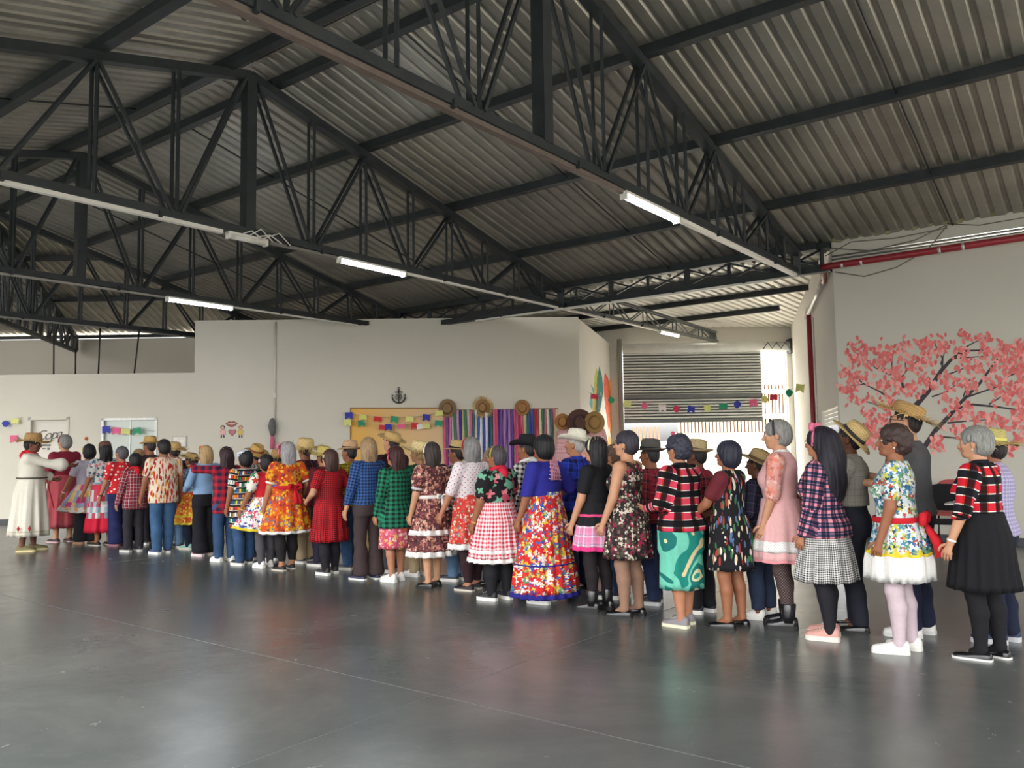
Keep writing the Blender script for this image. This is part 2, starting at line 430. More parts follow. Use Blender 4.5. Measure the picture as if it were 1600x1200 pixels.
# box side wall with the paint mural
WS0 = Vector((xE.x, xE.y, 0)); WS1 = Vector((2.72, 22.45, 0)); WSD = (WS1 - WS0).normalized(); WSN = Vector((-WSD.y, WSD.x, 0))
o = wallpoly('wall_side', [WS0, WS1, WS1 + Vector((0, 0, ZH)), WS0 + Vector((0, 0, ZH))], WSN, WALLR)
def ws(x, y, off=.0): return at_plane(x, y, WS0 - WSN * off, WSN)
# facade with the roller door
def fc(x, y, off=0.0): return at_plane(x, y, Vector((0, FY - off, 0)), Vector((0, 1, 0)))
fL, fR, fo0, fo1 = 2.2, 8.6, fc(972, 620).x, fc(1229, 620).x
zdoor = fc(1100, 541).z
b = MB()
for (a, b_, z0, z1) in ((fL, fo0, 0, 4.95), (fo1, fR, 0, 4.95), (fo0, fo1, zdoor, 4.95)):
    b.poly([(a, FY, z0), (b_, FY, z0), (b_, FY, z1), (a, FY, z1)], (0, .18, 0))
o = b.build('wall_entrance', WALLR); o['kind'] = 'structure'
b = MB(); b.poly([(-4.0, FY, 0), (fL, FY, 0), (fL, FY, 4.9), (-4, FY, 4.9)], (0, .18, 0)); o = b.build('wall_street', WALLR); o['kind'] = 'structure'
b = MB(); b.box((fo0 - .05, FY - .05, 2.2), (.10, .12, 4.4)); o = b.build('trim_2', plain((150, 146, 138), .6)); o['kind'] = 'structure'
b = MB(); b.box((fo1 + .1, FY - .04, 2.1), (.16, .10, 4.2)); o = b.build('trim_3', WHITE); o['kind'] = 'structure'
# passage wall on the right of the roller door, with its low opening
PW0 = G(UE, 3.69); PW1 = Vector((7.75, FY, 0)); PWD = (PW1 - PW0).normalized(); PWN = Vector((PWD.y, -PWD.x, 0))
Lp = (PW1 - PW0).length
b = MB()
for a, e, z0, z1 in ((0.0, .22, 0, 4.86), (.22, 2.75, 2.05, 4.86), (2.75, Lp, 0, 4.86)):
    A, E_ = PW0 + PWD * a, PW0 + PWD * e
    b.poly([onw(A, z0), onw(E_, z0), onw(E_, z1), onw(A, z1)], PWN * TH)
o = b.build('wall_passage', WALLR); o['kind'] = 'structure'
def pw(x, y, off=0.0): return at_plane(x, y, PW0 - PWN * off, PWN)
# cherry wall on the right
WR1 = G(UE, -6.5)
o = wallpoly('wall_right', [PW0, WR1, WR1 + Vector((0, 0, 4.75)), PW0 + Vector((0, 0, 4.75))], DU, WALLC)
def wr(x, y, off=0.0): return at_plane(x, y, G(UE - off, 0), DU)
b = MB(); b.poly([PW0 - DU * .015, WR1 - DU * .015, WR1 - DU * .015 + Vector((0, 0, .11)), PW0 - DU * .015 + Vector((0, 0, .11))], DU * .015)
o = b.build('baseboard_right', BASEM); o['kind'] = 'structure'
# far annex wall behind the low part of the long wall
YF = 24.0
o = wallpoly('wall_far', [(-24, YF, 0), (-2.5, YF, 0), (-2.5, YF, 4.86), (-24, YF, 4.86)], (0, 1, 0), m_wall((204, 198, 186), 'mat_wall_far'))
o = wallpoly('wall_left', [(-24, 7.0, 0), (-24, YF, 0), (-24, YF, 9.8), (-24, 7.0, 9.8)], (-1, 0, 0), WALLM)

# annex roof sloping down to the far wall
RO3 = empty('ceiling', (0, 0, 0), kind='structure')
SA = .27
def za(y): return 5.0 + SA * (YF - y)
for k in range(19):
    X = -23.6 + k
    y0 = max((Q1 + .1 + .795 * (X + .5)) / .606, 7.5)
    if y0 > YF - .5: break
    o = link('roof_sheet', ent0, RO3)
    frame(o, (X + 1, YF + .1, za(YF + .1)), (-1, 0, 0), (0, -1, SA)); o.matrix_world = o.matrix_world @ Matrix.Diagonal((1, (YF - y0) * math.sqrt(1 + SA * SA), 1, 1))
for y in (21.6, 19.4, 17.2):
    MB().bar((-23.5, y, za(y) - .06), (min(-4.0, (y * .606 - Q1) / .795 - .1), y, za(y) - .06), .08, .12).build('purlin', STEEL, RO3)
MB().bar((-23.5, YF - .04, 4.92), (-4, YF - .04, 4.92), .06, .10).build('purlin', STEEL, RO3)
gq = Q1 + .06
b = MB(); us = [-6, UR, UE + .3]
def yq(u): return u * DU.y + gq * DQ.y
b.poly([G(u, gq, zc(u) + .16) for u in us] + [G(u, gq, za(yq(u)) - .01) for u in us[::-1]], DQ * .03)
o = b.build('wall_gable', SHEET); o['kind'] = 'structure'
# annex truss seen end on above the low wall
AT = empty('annex_truss', (-12.79, 23.8, 4.49), 0, 'steep narrow steel truss end beyond the low wall at far left', 'truss')
TD = Vector((.223, -.975, 0)); TN = Vector((.975, .223, 0))
def AB(name, t0, z0, t1, z1, e=0, w=.06): MB().bar(TD * t0 + TN * e + Vector((0, 0, z0)), TD * t1 + TN * e + Vector((0, 0, z1)), w, w).build(name, STEEL, AT)
AB('bottom_chord', 0, 0, 7.6, 0, 0, .10); AB('top_chord', .1, .40, 7.6, .40 + .28 * 7.5, 0, .12); AB('end_post', .08, 0, .08, .46, 0, .14); AB('end_post', .32, 0, .32, .5, 0, .08)
t = .5; i = 0
while t < 7.4:
    for e in (-.06, .06):
        AB('web_bar', t, .40 + .28 * t - .05, t, .03, e, .035)
        AB('web_bar', t, .40 + .28 * t - .05, t + .55, .03, e, .035) if i % 2 == 0 else AB('web_bar', t, .03, t + .55, .40 + .28 * (t + .55) - .05, e, .035)
    t += .55; i += 1
# thin hanger rods standing on the low wall
for px, y0, y1, slant in ((84, 530, 582, 0), (118, 545, 580, 0), (155, 505, 580, 3), (213, 515, 578, 8)):
    a = wb(px - slant * .4, y1, -.075); b_ = wb(px + slant * .6, y0, -.075)
    a.z = min(a.z, ZL + .02)
    tag(MB().tube([a, b_], .017, 6).build('hanger_rod', BLACK), 'thin dark rod on the low cream wall, %s' % {84: 'leftmost of four', 118: 'directly under the annex truss end', 155: 'third from the left', 213: 'leaning, rightmost of four'}[px], 'rod', 'rods above the low wall')
# ------------------------------------------------------------ cloth patterns (uv in metres)
_PC = {}
def cached(fn):
    def w(*a, **k):
        key = (fn.__name__, repr(a), repr(sorted(k.items())))
        if key not in _PC: _PC[key] = fn(*a, **k)
        return _PC[key]
    return w
def weave(M, v, col, st=.25):
    f = M.noise(v, 35, 3); g = M.noise(v, 5, 3)
    c = M.mix(.22, col, M.mix(f, (.25, .25, .25, 1), (1, 1, 1, 1)), 'MULTIPLY')
    M.col(c); M.bump(M.math('ADD', f, M.math('MULTIPLY', g, 2.)), st, .012); return M.m
@cached
def cloth(c, rough=.85):
    M = NT('mat_cloth', rough, 0, .25); v = M.uv(); f = M.noise(v, 3, 3); c = C4(c)
    return weave(M, v, M.ramp(f, [(.25, tuple(x * .92 for x in c[:3]) + (1,)), (.75, c)], 'LINEAR'))
@cached
def denim(c):
    M = NT('mat_denim', .85, 0, .25); v = M.uv(); f = M.noise(v, 4, 4); c = C4(c)
    return weave(M, v, M.ramp(f, [(.3, tuple(x * .7 for x in c[:3]) + (1,)), (.7, tuple(min(1, x * 1.35) for x in c[:3]) + (1,))], 'LINEAR'))
@cached
def plaid(period, warp, weft=None, mixf=.5, mode='MIX'):
    M = NT('mat_plaid', .85, 0, .25); v = M.uv()
    vv = v
    s = M.sep(vv); fu = M.math('FRACT', M.math('DIVIDE', s[0], period)); fv = M.math('FRACT', M.math('DIVIDE', s[1], period))
    return weave(M, v, M.mix(mixf, M.ramp(fu, warp), M.ramp(fv, weft or warp), mode))
def gingham(p, c, w=(240, 235, 232)): return plaid(p, [(0, c), (.5, w)])
def voro(M, v, scale, out, rand=1.0):
    x = M.n('ShaderNodeTexVoronoi', voronoi_dimensions='2D', feature='F1'); M.put(x.inputs['Vector'], v)
    x.inputs['Scale'].default_value = scale; x.inputs['Randomness'].default_value = rand
    return [x.outputs[o] for o in out]
def flowerlayer(M, v, base, scale, r, cols, petals=5, heart=None, rand=.9, loc=0):
    v = M.mapping(v, loc=(loc, loc * .7, 0))
    d, c, pos = voro(M, v, scale, ('Distance', 'Color', 'Position'), rand)
    sb = M.n('ShaderNodeVectorMath', operation='SUBTRACT'); M.put(sb.inputs[0], v); M.put(sb.inputs[1], pos)
    s = M.sep(sb.outputs[0]); ang = M.math('ARCTAN2', s[1], s[0]); cs = M.sep(c)
    lim = M.math('MULTIPLY_ADD', M.math('COSINE', M.math('MULTIPLY_ADD', ang, petals, M.math('MULTIPLY', cs[2], 6))), r * .28, r * .8)
    lim = M.math('MULTIPLY', lim, M.math('MULTIPLY_ADD', cs[1], .6, .6))
    n = len(cols); fc_ = M.ramp(cs[0], [(i / n, k) for i, k in enumerate(cols)])
    out = M.mix(M.math('LESS_THAN', d, lim), base, fc_)
    if heart: out = M.mix(M.math('LESS_THAN', d, r * .25), out, C4(heart))
    return out
@cached
def floral(bgc, layers):
    M = NT('mat_floral', .85, 0, .25); v = M.uv(); col = C4(bgc)
    for i, L in enumerate(layers): col = flowerlayer(M, v, col, *L, loc=i * 3.3)
    return weave(M, v, col)
@cached
def leafy(bgc, cols, scale=9, stretch=.35, r=.42, more=None):
    M = NT('mat_leaf_print', .85, 0, .25); v = M.uv(); col = C4(bgc)
    for i, (rot, sh) in enumerate(((.6, 0), (-.8, .5), (2.0, .9))):
        w = M.mapping(v, (1, stretch, 1), (0, 0, rot), (sh, sh * 2, 0))
        nz = M.n('ShaderNodeVectorMath', operation='MULTIPLY_ADD'); M.put(nz.inputs[0], M.noise(v, 12, 2, out=1)); nz.inputs[1].default_value = (.02, .02, 0); M.put(nz.inputs[2], w)
        d, c = voro(M, nz.outputs[0], scale, ('Distance', 'Color'), .9); cs = M.sep(c)
        n = len(cols)
        m_ = M.math('MULTIPLY', M.math('LESS_THAN', d, r * .62), M.math('GREATER_THAN', cs[1], .38))
        col = M.mix(m_, col, M.ramp(cs[0], [(j / n, k) for j, k in enumerate(cols)]))
    if more: col = flowerlayer(M, v, col, *more)
    return weave(M, v, col)
@cached
def dots(bgc, c, scale, r, rand=0.0):
    M = NT('mat_dots', .85, 0, .25); v = M.uv(); d, = voro(M, M.mapping(v, rot=(0, 0, .78)), scale, ('Distance',), rand)
    return weave(M, v, M.mix(M.math('LESS_THAN', d, r), C4(bgc), C4(c)))
@cached
def swirl(cols, scale=4.5):
    M = NT('mat_swirl', .8, 0, .3); v = M.uv(); f = M.noise(v, scale, 1.5, .5, 1.6)
    n = len(cols); return weave(M, v, M.ramp(f, [(.28 + .44 * i / n if i else 0, c) for i, c in enumerate(cols)]))
@cached
def cells(cols, su, sv, line=None, lw=.12):
    M = NT('mat_patch_print', .85, 0, .25); v = M.uv(); s = M.sep(v)
    a = M.math('DIVIDE', s[0], su); b = M.math('DIVIDE', s[1], sv)
    cb = M.n('ShaderNodeCombineXYZ'); M.put(cb.inputs[0], M.math('FLOOR', a)); M.put(cb.inputs[1], M.math('FLOOR', b))
    w = M.n('ShaderNodeTexWhiteNoise', noise_dimensions='2D'); M.put(w.inputs['Vector'], cb.outputs[0])
    n = len(cols); col = M.ramp(w.outputs[0], [(i / n, k) for i, k in enumerate(cols)])
    if line:
        fb = M.math('FRACT', b); fa = M.math('FRACT', a)
        col = M.mix(M.math('LESS_THAN', fb, .42), col, C4(line[0])); col = M.mix(M.math('LESS_THAN', fa, .22), col, C4(line[0]))
        col = M.mix(M.math('MULTIPLY', M.math('GREATER_THAN', fb, .30), M.math('LESS_THAN', fb, .38)), col, C4(line[1]))
    return weave(M, v, col)
@cached
def fishnet(c, c2, p=.016):
    M = NT('mat_net_tights', .7, 0, .3); v = M.uv(); s = M.sep(M.mapping(v, rot=(0, 0, .785)))
    f = M.math('MAXIMUM', M.math('FRACT', M.math('DIVIDE', s[0], p)), M.math('FRACT', M.math('DIVIDE', s[1], p)))
    return weave(M, v, M.mix(M.math('GREATER_THAN', f, .62), C4(c2), C4(c)))
@cached
def stripes(cols, p):
    M = NT('mat_stripes', .85, 0, .25); v = M.uv(); s = M.sep(v); n = len(cols)
    return weave(M, v, M.ramp(M.math('FRACT', M.math('DIVIDE', s[1], p)), [(i / n, k) for i, k in enumerate(cols)]))
@cached
def straw(c=(196, 162, 104)):
    M = NT('mat_straw', .85, 0, .3); p = M.obj(); s = M.sep(p)
    r = M.math('SQRT', M.math('ADD', M.math('MULTIPLY', s[0], s[0]), M.math('MULTIPLY', s[1], s[1])))
    w = M.math('SINE', M.math('MULTIPLY', M.math('ADD', r, M.math('MULTIPLY', s[2], .8)), 620)); n = M.noise(p, 60, 3)
    f = M.math('ADD', M.math('MULTIPLY_ADD', w, .18, .25), M.math('MULTIPLY', n, .6)); c = C4(c)
    M.col(M.ramp(f, [(.25, tuple(x * .55 for x in c[:3]) + (1,)), (.7, c)], 'LINEAR')); M.bump(f, .4, .006); return M.m
@cached
def felt(c):
    M = NT('mat_felt', .8, 0, .3); p = M.obj(); f = M.noise(p, 40, 3); c = C4(c)
    M.col(M.ramp(f, [(.3, tuple(x * .85 for x in c[:3]) + (1,)), (.7, c)], 'LINEAR')); M.bump(f, .15, .004); return M.m
@cached
def hairmat(c, c2=None):
    M = NT('mat_hair', .55, 0, .35); p = M.obj(); c = C4(c)
    f = M.noise(M.mapping(p, (60, 60, 6)), 2.2, 4, .6); c2 = C4(c2) if c2 else tuple(min(1, x * 1.8 + .004) for x in c[:3]) + (1,)
    M.col(M.ramp(f, [(.35, c), (.7, c2)], 'LINEAR')); M.bump(f, .5, .01); return M.m
@cached
def skinmat(c):
    M = NT('mat_skin', .55, 0, .35); p = M.obj(); f = M.noise(p, 14, 4); c = C4(c)
    M.b.inputs['Subsurface Weight'].default_value = .06; M.b.inputs['Subsurface Radius'].default_value = (.01, .004, .002)
    M.col(M.ramp(f, [(.3, (c[0] * .9, c[1] * .86, c[2] * .84, 1)), (.7, c)], 'LINEAR')); M.bump(M.noise(p, 90, 2), .06, .003); return M.m
@cached
def leather(c, rough=.35):
    M = NT('mat_shoe', rough, 0, .5); p = M.obj(); f = M.noise(p, 50, 3); c = C4(c)
    M.col(M.ramp(f, [(.3, tuple(x * .85 for x in c[:3]) + (1,)), (.7, c)], 'LINEAR')); M.bump(f, .1, .003); return M.m

# ------------------------------------------------------------ hats
def hat_parts(kind, sc=1.0):
    P = dict(fedora=(.088, .104, .115, .058), cowboy=(.086, .104, .12, .10), frayed=(.092, .106, .10, .085), wide=(.090, .104, .11, .085), cap=(.09, .10, .09, .0), flat=(.094, .106, .075, .07))[kind]
    rx, ry, hh, bw = [a * sc for a in P]
    n = 32; ca = [2 * PI * j / n for j in range(n)]
    def zb(th, f):
        if kind == 'cowboy': return sc * (.062 * f * f * abs(math.cos(th)) ** 1.6 - .018 * f * abs(math.sin(th)))
        if kind == 'fedora': return sc * (.014 * f * f - .028 * f * max(0, math.sin(th)) + .02 * f * max(0, -math.sin(th)))
        if kind == 'frayed': return sc * (-.012 * f + .010 * math.sin(3 * th + 1) * f)
        if kind == 'wide': return sc * (-.006 * f + .012 * f * math.cos(2 * th))
        return sc * (.004 * math.sin(2 * th) * f)
    b = MB(); rings = []
    def ring(fn): rings.append([fn(t) for t in ca])
    def plan(th, e): return (math.cos(th) * (rx + e), math.sin(th) * (ry + e * (.92 if kind == 'cowboy' else 1)))
    for f in (.0, .5, 1.0): ring(lambda th, f=f: (*plan(th, bw * f), zb(th, f) - .004 * sc))
    for f in (1.0, .5, .0): ring(lambda th, f=f: (*plan(th, bw * f), zb(th, f) + .003 * sc))
    for e, z in (((-.0, .35), (-.008, .65), (-.022, .85), (-.045, .97), (-.065, 1.01), (-.085, 1.03)) if kind == 'cap' else ((-.003, .35), (-.008, .7), (-.016, .93), (-.034, 1.0), (-.058, .98), (-.082, .95))):
        def fn(th, e=e, z=z):
            x, y = plan(th, e * sc); zz = z * hh
            if kind in ('fedora', 'cowboy', 'wide') and z > .9:
                zz -= sc * .028 * math.exp(-(x / (.030 * sc)) ** 2) * (1 if z > .94 else .4)
                if y > 0: x *= 1 - .25 * (y / ry)
            return (x, y, zz)
        ring(fn)
    v = [p for r in rings for p in r]; fs = []
    for i in range(len(rings) - 1):
        for j in range(n): fs.append((i * n + j, i * n + (j + 1) % n, (i + 1) * n + (j + 1) % n, (i + 1) * n + j))
    fs.append(tuple((len(rings) - 1) * n + j for j in range(n)))
    b.add(v, fs, 0, True)
    band = MB(); v = []; fs = []
    for e, z in ((.002, .03), (.0045, .04), (.0005, .25), (-.003, .26)):
        v += [(*plan(t, e * sc), z * hh + .004 * sc) for t in ca]
    for i in range(3):
        for j in range(n): fs.append((i * n + j, i * n + (j + 1) % n, (i + 1) * n + (j + 1) % n, (i + 1) * n + j))
    band.add(v, fs, 0, True)
    fr = MB(); rr = random.Random(int(rx * 1e5) + len(kind))
    for i in range(240):
        th = rr.random() * 2 * PI; L = sc * rr.uniform(.03, .13); x, y = plan(th, bw * .93); z = zb(th, 1)
        a2 = th + rr.uniform(-.35, .35); d = Vector((math.cos(a2), math.sin(a2), rr.uniform(-.35, .6))).normalized() * L
        s_ = Vector((-math.sin(th), math.cos(th), 0)) * .0050; p = Vector((x, y, z)); q_ = p + d; mid = p + d * .5 + Vector((0, 0, rr.uniform(-.006, .006)))
        fr.add([p - s_, p + s_, mid + s_ * .8, mid - s_ * .8, q_], [(0, 1, 2, 3), (3, 2, 4)])
    return b, band, fr
def add_hat(parent, kind, mat, M, band=None, fringe=False, sc=1.0, top=None):
    b, bd, fr = hat_parts(kind, sc)
    if top:        # a hat that is a thing of its own
        o = empty('straw_hat' if top[2] is None else top[2], M.to_translation(), 0, top[0], 'hat', top[1]); o.matrix_world = M
        b.build('crown_and_brim', mat, o); h = o
        if band: bd.build('hat_band', band, o)
        if fringe: fr.build('straw_fringe', plain((206, 172, 112), .8, 0, .2, 40), o)['kind'] = 'stuff'
        return o
    h = b.build('hat', mat, parent); h.matrix_local = M
    if band: bd.build('hat_band', band, h)
    if fringe: fr.build('straw_fringe', plain((222, 194, 132), .8, 0, .2, 40), h)['kind'] = 'stuff'
    return h
# ------------------------------------------------------------ smooth solids on a grid, for bodies and clothes
class Sdf:
    def __init__(s, lo, hi, h):
        s.h = h; s.lo = np.array(lo, float)
        s.ax = [np.arange(lo[i], hi[i] + h, h) for i in range(3)]
        s.F = np.full([len(a) for a in s.ax], 1.0)
    def sl(s, lo, hi):
        out = []
        for i in range(3):
            a = max(0, int((lo[i] - s.lo[i]) / s.h)); b = min(len(s.ax[i]), int((hi[i] - s.lo[i]) / s.h) + 2); out.append(slice(a, max(a, b)))
        return tuple(out)
    def put(s, fn, lo, hi, k=.0, sub=False):
        m_ = k + 2.5 * s.h; sl = s.sl([x - m_ for x in lo], [x + m_ for x in hi])
        X = s.ax[0][sl[0]][:, None, None]; Y = s.ax[1][sl[1]][None, :, None]; Z = s.ax[2][sl[2]][None, None, :]
        if X.size == 0 or Y.size == 0 or Z.size == 0: return
        d = fn(X, Y, Z); f = s.F[sl]
        if sub: f = -f
        if k > 0:
            h = np.clip(.5 + .5 * (f - d) / k, 0, 1); r = f * (1 - h) + d * h - k * h * (1 - h)
        else: r = np.minimum(f, d)
        s.F[sl] = -r if sub else r
    def cap(s, a, b, r1, r2=None, k=.02, sub=False):
        a = np.array(a, float); b = np.array(b, float); r2 = r1 if r2 is None else r2; rm = max(r1, r2)
        s.put(lambda X, Y, Z: f_cap(X, Y, Z, a, b, r1, r2), np.minimum(a, b) - rm, np.maximum(a, b) + rm, k, sub)
    def ell(s, c, r, k=.02, sub=False):
        c = np.array(c, float); r = np.array(r, float)
        s.put(lambda X, Y, Z: f_ell(X, Y, Z, c, r), c - r, c + r, k, sub)
    def torso(s, T, z0, z1, k=.02, off=0., wob=None):
        T = np.array(T); rm = T[:, 1:3].max() + off
        s.put(lambda X, Y, Z: f_torso(X, Y, Z, T, z0, z1, off, wob), (-rm, -rm, z0), (rm, rm, z1), k)
    def net(s):
        F = s.F; I = F < 0
        c = [I[:-1, :-1, :-1], I[1:, :-1, :-1], I[:-1, 1:, :-1], I[1:, 1:, :-1], I[:-1, :-1, 1:], I[1:, :-1, 1:], I[:-1, 1:, 1:], I[1:, 1:, 1:]]
        n = sum(x.astype(np.int8) for x in c); act = (n > 0) & (n < 8)
        ijk = np.argwhere(act); idx = np.full(act.shape, -1, np.int64); idx[act] = np.arange(len(ijk))
        i, j, k = ijk.T
        off = np.array([(0, 0, 0), (1, 0, 0), (0, 1, 0), (1, 1, 0), (0, 0, 1), (1, 0, 1), (0, 1, 1), (1, 1, 1)])
        V8 = np.stack([F[i + o[0], j + o[1], k + o[2]] for o in off], 1)
        P = np.zeros((len(ijk), 3)); W = np.zeros(len(ijk))
        for a in range(8):
            for ax in (1, 2, 4):
                if a & ax: continue
                b = a | ax; va, vb = V8[:, a], V8[:, b]; m_ = (va < 0) != (vb < 0)
                t = np.where(m_, va / np.where(m_, va - vb, 1), 0)
                P += m_[:, None] * (off[a] + (off[b] - off[a]) * t[:, None]); W += m_
        V = s.lo + s.h * (ijk + P / W[:, None])
        Q = []
        for ax in range(3):
            sh = [slice(None)] * 3; a_ = list(sh); b_ = list(sh); a_[ax] = slice(0, -1); b_[ax] = slice(1, None)
            ia, ib = I[tuple(a_)], I[tuple(b_)]; e = np.argwhere(ia != ib)
            o1, o2 = [(1, 2), (2, 0), (0, 1)][ax]
            ok = (e[:, o1] > 0) & (e[:, o2] > 0) & (e[:, o1] < F.shape[o1] - 1) & (e[:, o2] < F.shape[o2] - 1); e = e[ok]
            if not len(e): continue
            flip = ia[tuple(e.T)]
            def at(d1, d2):
                q = e.copy(); q[:, o1] -= d1; q[:, o2] -= d2; return idx[tuple(q.T)]
            q = np.stack([at(1, 1), at(0, 1), at(0, 0), at(1, 0)], 1)
            q[~flip] = q[~flip][:, ::-1]; Q.append(q)
        return V, np.concatenate(Q)
def f_cap(X, Y, Z, a, b, r1, r2):
    ab = b - a; L = max(ab @ ab, 1e-9)
    t = np.clip(((X - a[0]) * ab[0] + (Y - a[1]) * ab[1] + (Z - a[2]) * ab[2]) / L, 0, 1)
    return np.sqrt((X - a[0] - t * ab[0]) ** 2 + (Y - a[1] - t * ab[1]) ** 2 + (Z - a[2] - t * ab[2]) ** 2) - (r1 + (r2 - r1) * t)
def f_ell(X, Y, Z, c, r):
    x, y, z = (X - c[0]) / r[0], (Y - c[1]) / r[1], (Z - c[2]) / r[2]
    k0 = np.sqrt(x * x + y * y + z * z); k1 = np.sqrt((x / r[0]) ** 2 + (y / r[1]) ** 2 + (z / r[2]) ** 2)
    return k0 * (k0 - 1) / np.maximum(k1, 1e-6)
def f_torso(X, Y, Z, T, z0, z1, off, wob):
    rx = np.interp(Z, T[:, 0], T[:, 1]) + off; ry = np.interp(Z, T[:, 0], T[:, 2]) + off; cy = np.interp(Z, T[:, 0], T[:, 3])
    x = X / rx; y = (Y - cy) / ry; k0 = np.sqrt(x * x + y * y)
    d = (k0 - 1) * np.minimum(rx, ry)
    if wob is not None: d = d + wob(X, Y, Z)
    return np.maximum(np.maximum(d, z0 - Z), Z - z1)

def fast_mesh(name, V, Q, mats, uv=None, mi=None, extra=None, smooth=True):
    V = np.asarray(V, np.float32); Q = np.asarray(Q, np.int32)
    me = bpy.data.meshes.new(name); nq = len(Q)
    me.vertices.add(len(V)); me.vertices.foreach_set('co', V.ravel())
    me.loops.add(nq * 4); me.loops.foreach_set('vertex_index', Q.ravel())
    me.polygons.add(nq); me.polygons.foreach_set('loop_start', np.arange(0, nq * 4, 4, dtype=np.int32))
    for m_ in mats: me.materials.append(m_)
    if mi is not None: me.polygons.foreach_set('material_index', np.asarray(mi, np.int32))
    me.polygons.foreach_set('use_smooth', np.full(nq, smooth))
    if uv is not None:
        l = me.uv_layers.new(name='UVMap'); l.data.foreach_set('uv', np.asarray(uv, np.float32).ravel())
    me.update(calc_edges=True); me.validate(); return me
def wrap_uv(V, Q, segs, R0=.16):
    # segs: list of (a, b, r) limbs; torso is the vertical axis.  Each face takes the coordinates of what it is nearest to.
    Cc = V[Q].mean(1); best = np.hypot(Cc[:, 0], Cc[:, 1] * 1.3) - .17; who = np.zeros(len(Q), int)
    for i, (a, b, r) in enumerate(segs):
        d = f_cap(Cc[:, 0], Cc[:, 1], Cc[:, 2], np.array(a), np.array(b), r, r)
        m_ = d < best; best = np.where(m_, d, best); who[m_] = i + 1
    UV = np.zeros((len(Q), 4, 2)); P = V[Q]
    def put(m_, ang, rad, v):
        u = np.mod(ang - PI / 4, 2 * PI); lo = u.min(1, keepdims=True)
        u = np.where(u - lo > PI, u - 2 * PI, u); UV[m_, :, 0] = u * rad; UV[m_, :, 1] = v
    m_ = who == 0; p = P[m_]; put(m_, np.arctan2(p[..., 1], p[..., 0]), R0, p[..., 2])
    for i, (a, b, r) in enumerate(segs):
        m_ = who == i + 1; p = P[m_] - np.array(a); d = np.array(b) - np.array(a); d = d / np.linalg.norm(d)
        e1 = np.cross(d, (0, 1, 0)); e1 /= np.linalg.norm(e1); e2 = np.cross(d, e1)
        put(m_, np.arctan2(p @ e2, p @ e1), r, p @ d + i * .37)
    return UV

def grid_quads(rows, n, closed=True):
    r = np.arange(rows - 1)[:, None]; j = np.arange(n if closed else n - 1)[None, :]; j2 = (j + 1) % n
    return np.stack([r * n + j, r * n + j2, (r + 1) * n + j2, (r + 1) * n + j], -1).reshape(-1, 4)
def N3(v): v = np.array(v, float); return v / np.linalg.norm(v)

# torso table z, rx, ry, cy  (for a figure 1.65 tall)
def torso_table(sex, g, belly=0):
    if sex == 'f': T = [(.70, .165, .115, -.012), (.80, .178, .128, -.016), (.88, .176, .130, -.014), (.96, .156, .118, .0), (1.04, .142, .108, .004), (1.12, .146, .110, .006), (1.20, .156, .116, .004), (1.28, .160, .108, -.002), (1.335, .150, .090, -.010), (1.37, .105, .070, -.014), (1.40, .062, .056, -.012), (1.44, .052, .052, -.006)]
    else: T = [(.70, .160, .112, -.012), (.80, .166, .122, -.014), (.88, .165, .122, -.010), (.96, .160, .118, 0), (1.04, .158, .116, .004), (1.12, .164, .118, .004), (1.20, .174, .122, .0), (1.28, .180, .114, -.006), (1.335, .172, .094, -.014), (1.37, .118, .074, -.014), (1.40, .070, .062, -.012), (1.44, .058, .058, -.006)]
    out = []
    for z, rx, ry, cy in T:
        f = g if z < 1.3 else 1 + (g - 1) * .45
        b = belly * math.exp(-((z - 1.02) / .14) ** 2)
        out.append((z, rx * f + b * .4, ry * f + b * .6, cy + b * .35))
    return out

def shoe_parts(kind):
    sole = dict(sneaker=.032, flat=.010, slip=.014, boot=.026, canvas=.022)[kind]
    sec = [(-.072, .018, .050), (-.062, .030, .066), (-.035, .036, .074), (.0, .037, .070), (.04, .039, .064), (.08, .043, .050), (.12, .046, .040), (.15, .042, .034), (.172, .030, .027), (.182, .010, .018)]
    if kind in ('flat', 'slip'): sec = [(y, w * .96, h * (.72 if y < .1 else .85)) for y, w, h in sec]
    u = MB(); n = 12; v = []; fs = []
    for y, w, h in sec:
        for j in range(n):
            a = PI * j / (n - 1); v.append((math.cos(a) * w, y, sole + (h * math.sin(a) ** .7 if 0 < j < n - 1 else 0)))
    for i in range(len(sec) - 1):
        for j in range(n - 1): fs.append((i * n + j, i * n + j + 1, (i + 1) * n + j + 1, (i + 1) * n + j))
    fs.append(tuple(range(n))[::-1]); fs.append(tuple((len(sec) - 1) * n + j for j in range(n)))
    u.add(v, fs, 0, True)
    if kind == 'boot':
        u.tube([(0, .0, .05), (0, .0, .10), (0, -.004, .19), (0, -.004, .195)], [.050, .052, .060, .056], 14)
    if kind in ('sneaker', 'canvas'):
        for yy in (.03, .05, .07, .09): u.bar((-.022, yy, sole + .068 - (yy - .03) * .42), (.022, yy, sole + .068 - (yy - .03) * .42), .006, .006, mi=1)
    s_ = MB(); out = [(w + .004, y) for y, w, h in sec] + [(-w - .004, y) for y, w, h in sec[::-1]]
    out = [(x, y * 1.03) for x, y in out]
    s_.poly([(x, y, 0) for x, y in out][::-1], (0, 0, sole + .004))
    if kind == 'boot': s_.box((0, -.045, .012), (.06, .05, .024))
    return u, s_
_SH = {}
def shoe_mesh(kind, c, sc):
    k = (kind, c, sc)
    if k not in _SH:
        u, s_ = shoe_parts(kind); _SH[k] = (u.mesh('shoe', [leather(c, .18 if kind in ('flat', 'boot') and sum(c) < 120 else .6), leather((235, 233, 226), .6)]), s_.mesh('sole', leather(sc, .6)))
    return _SH[k]

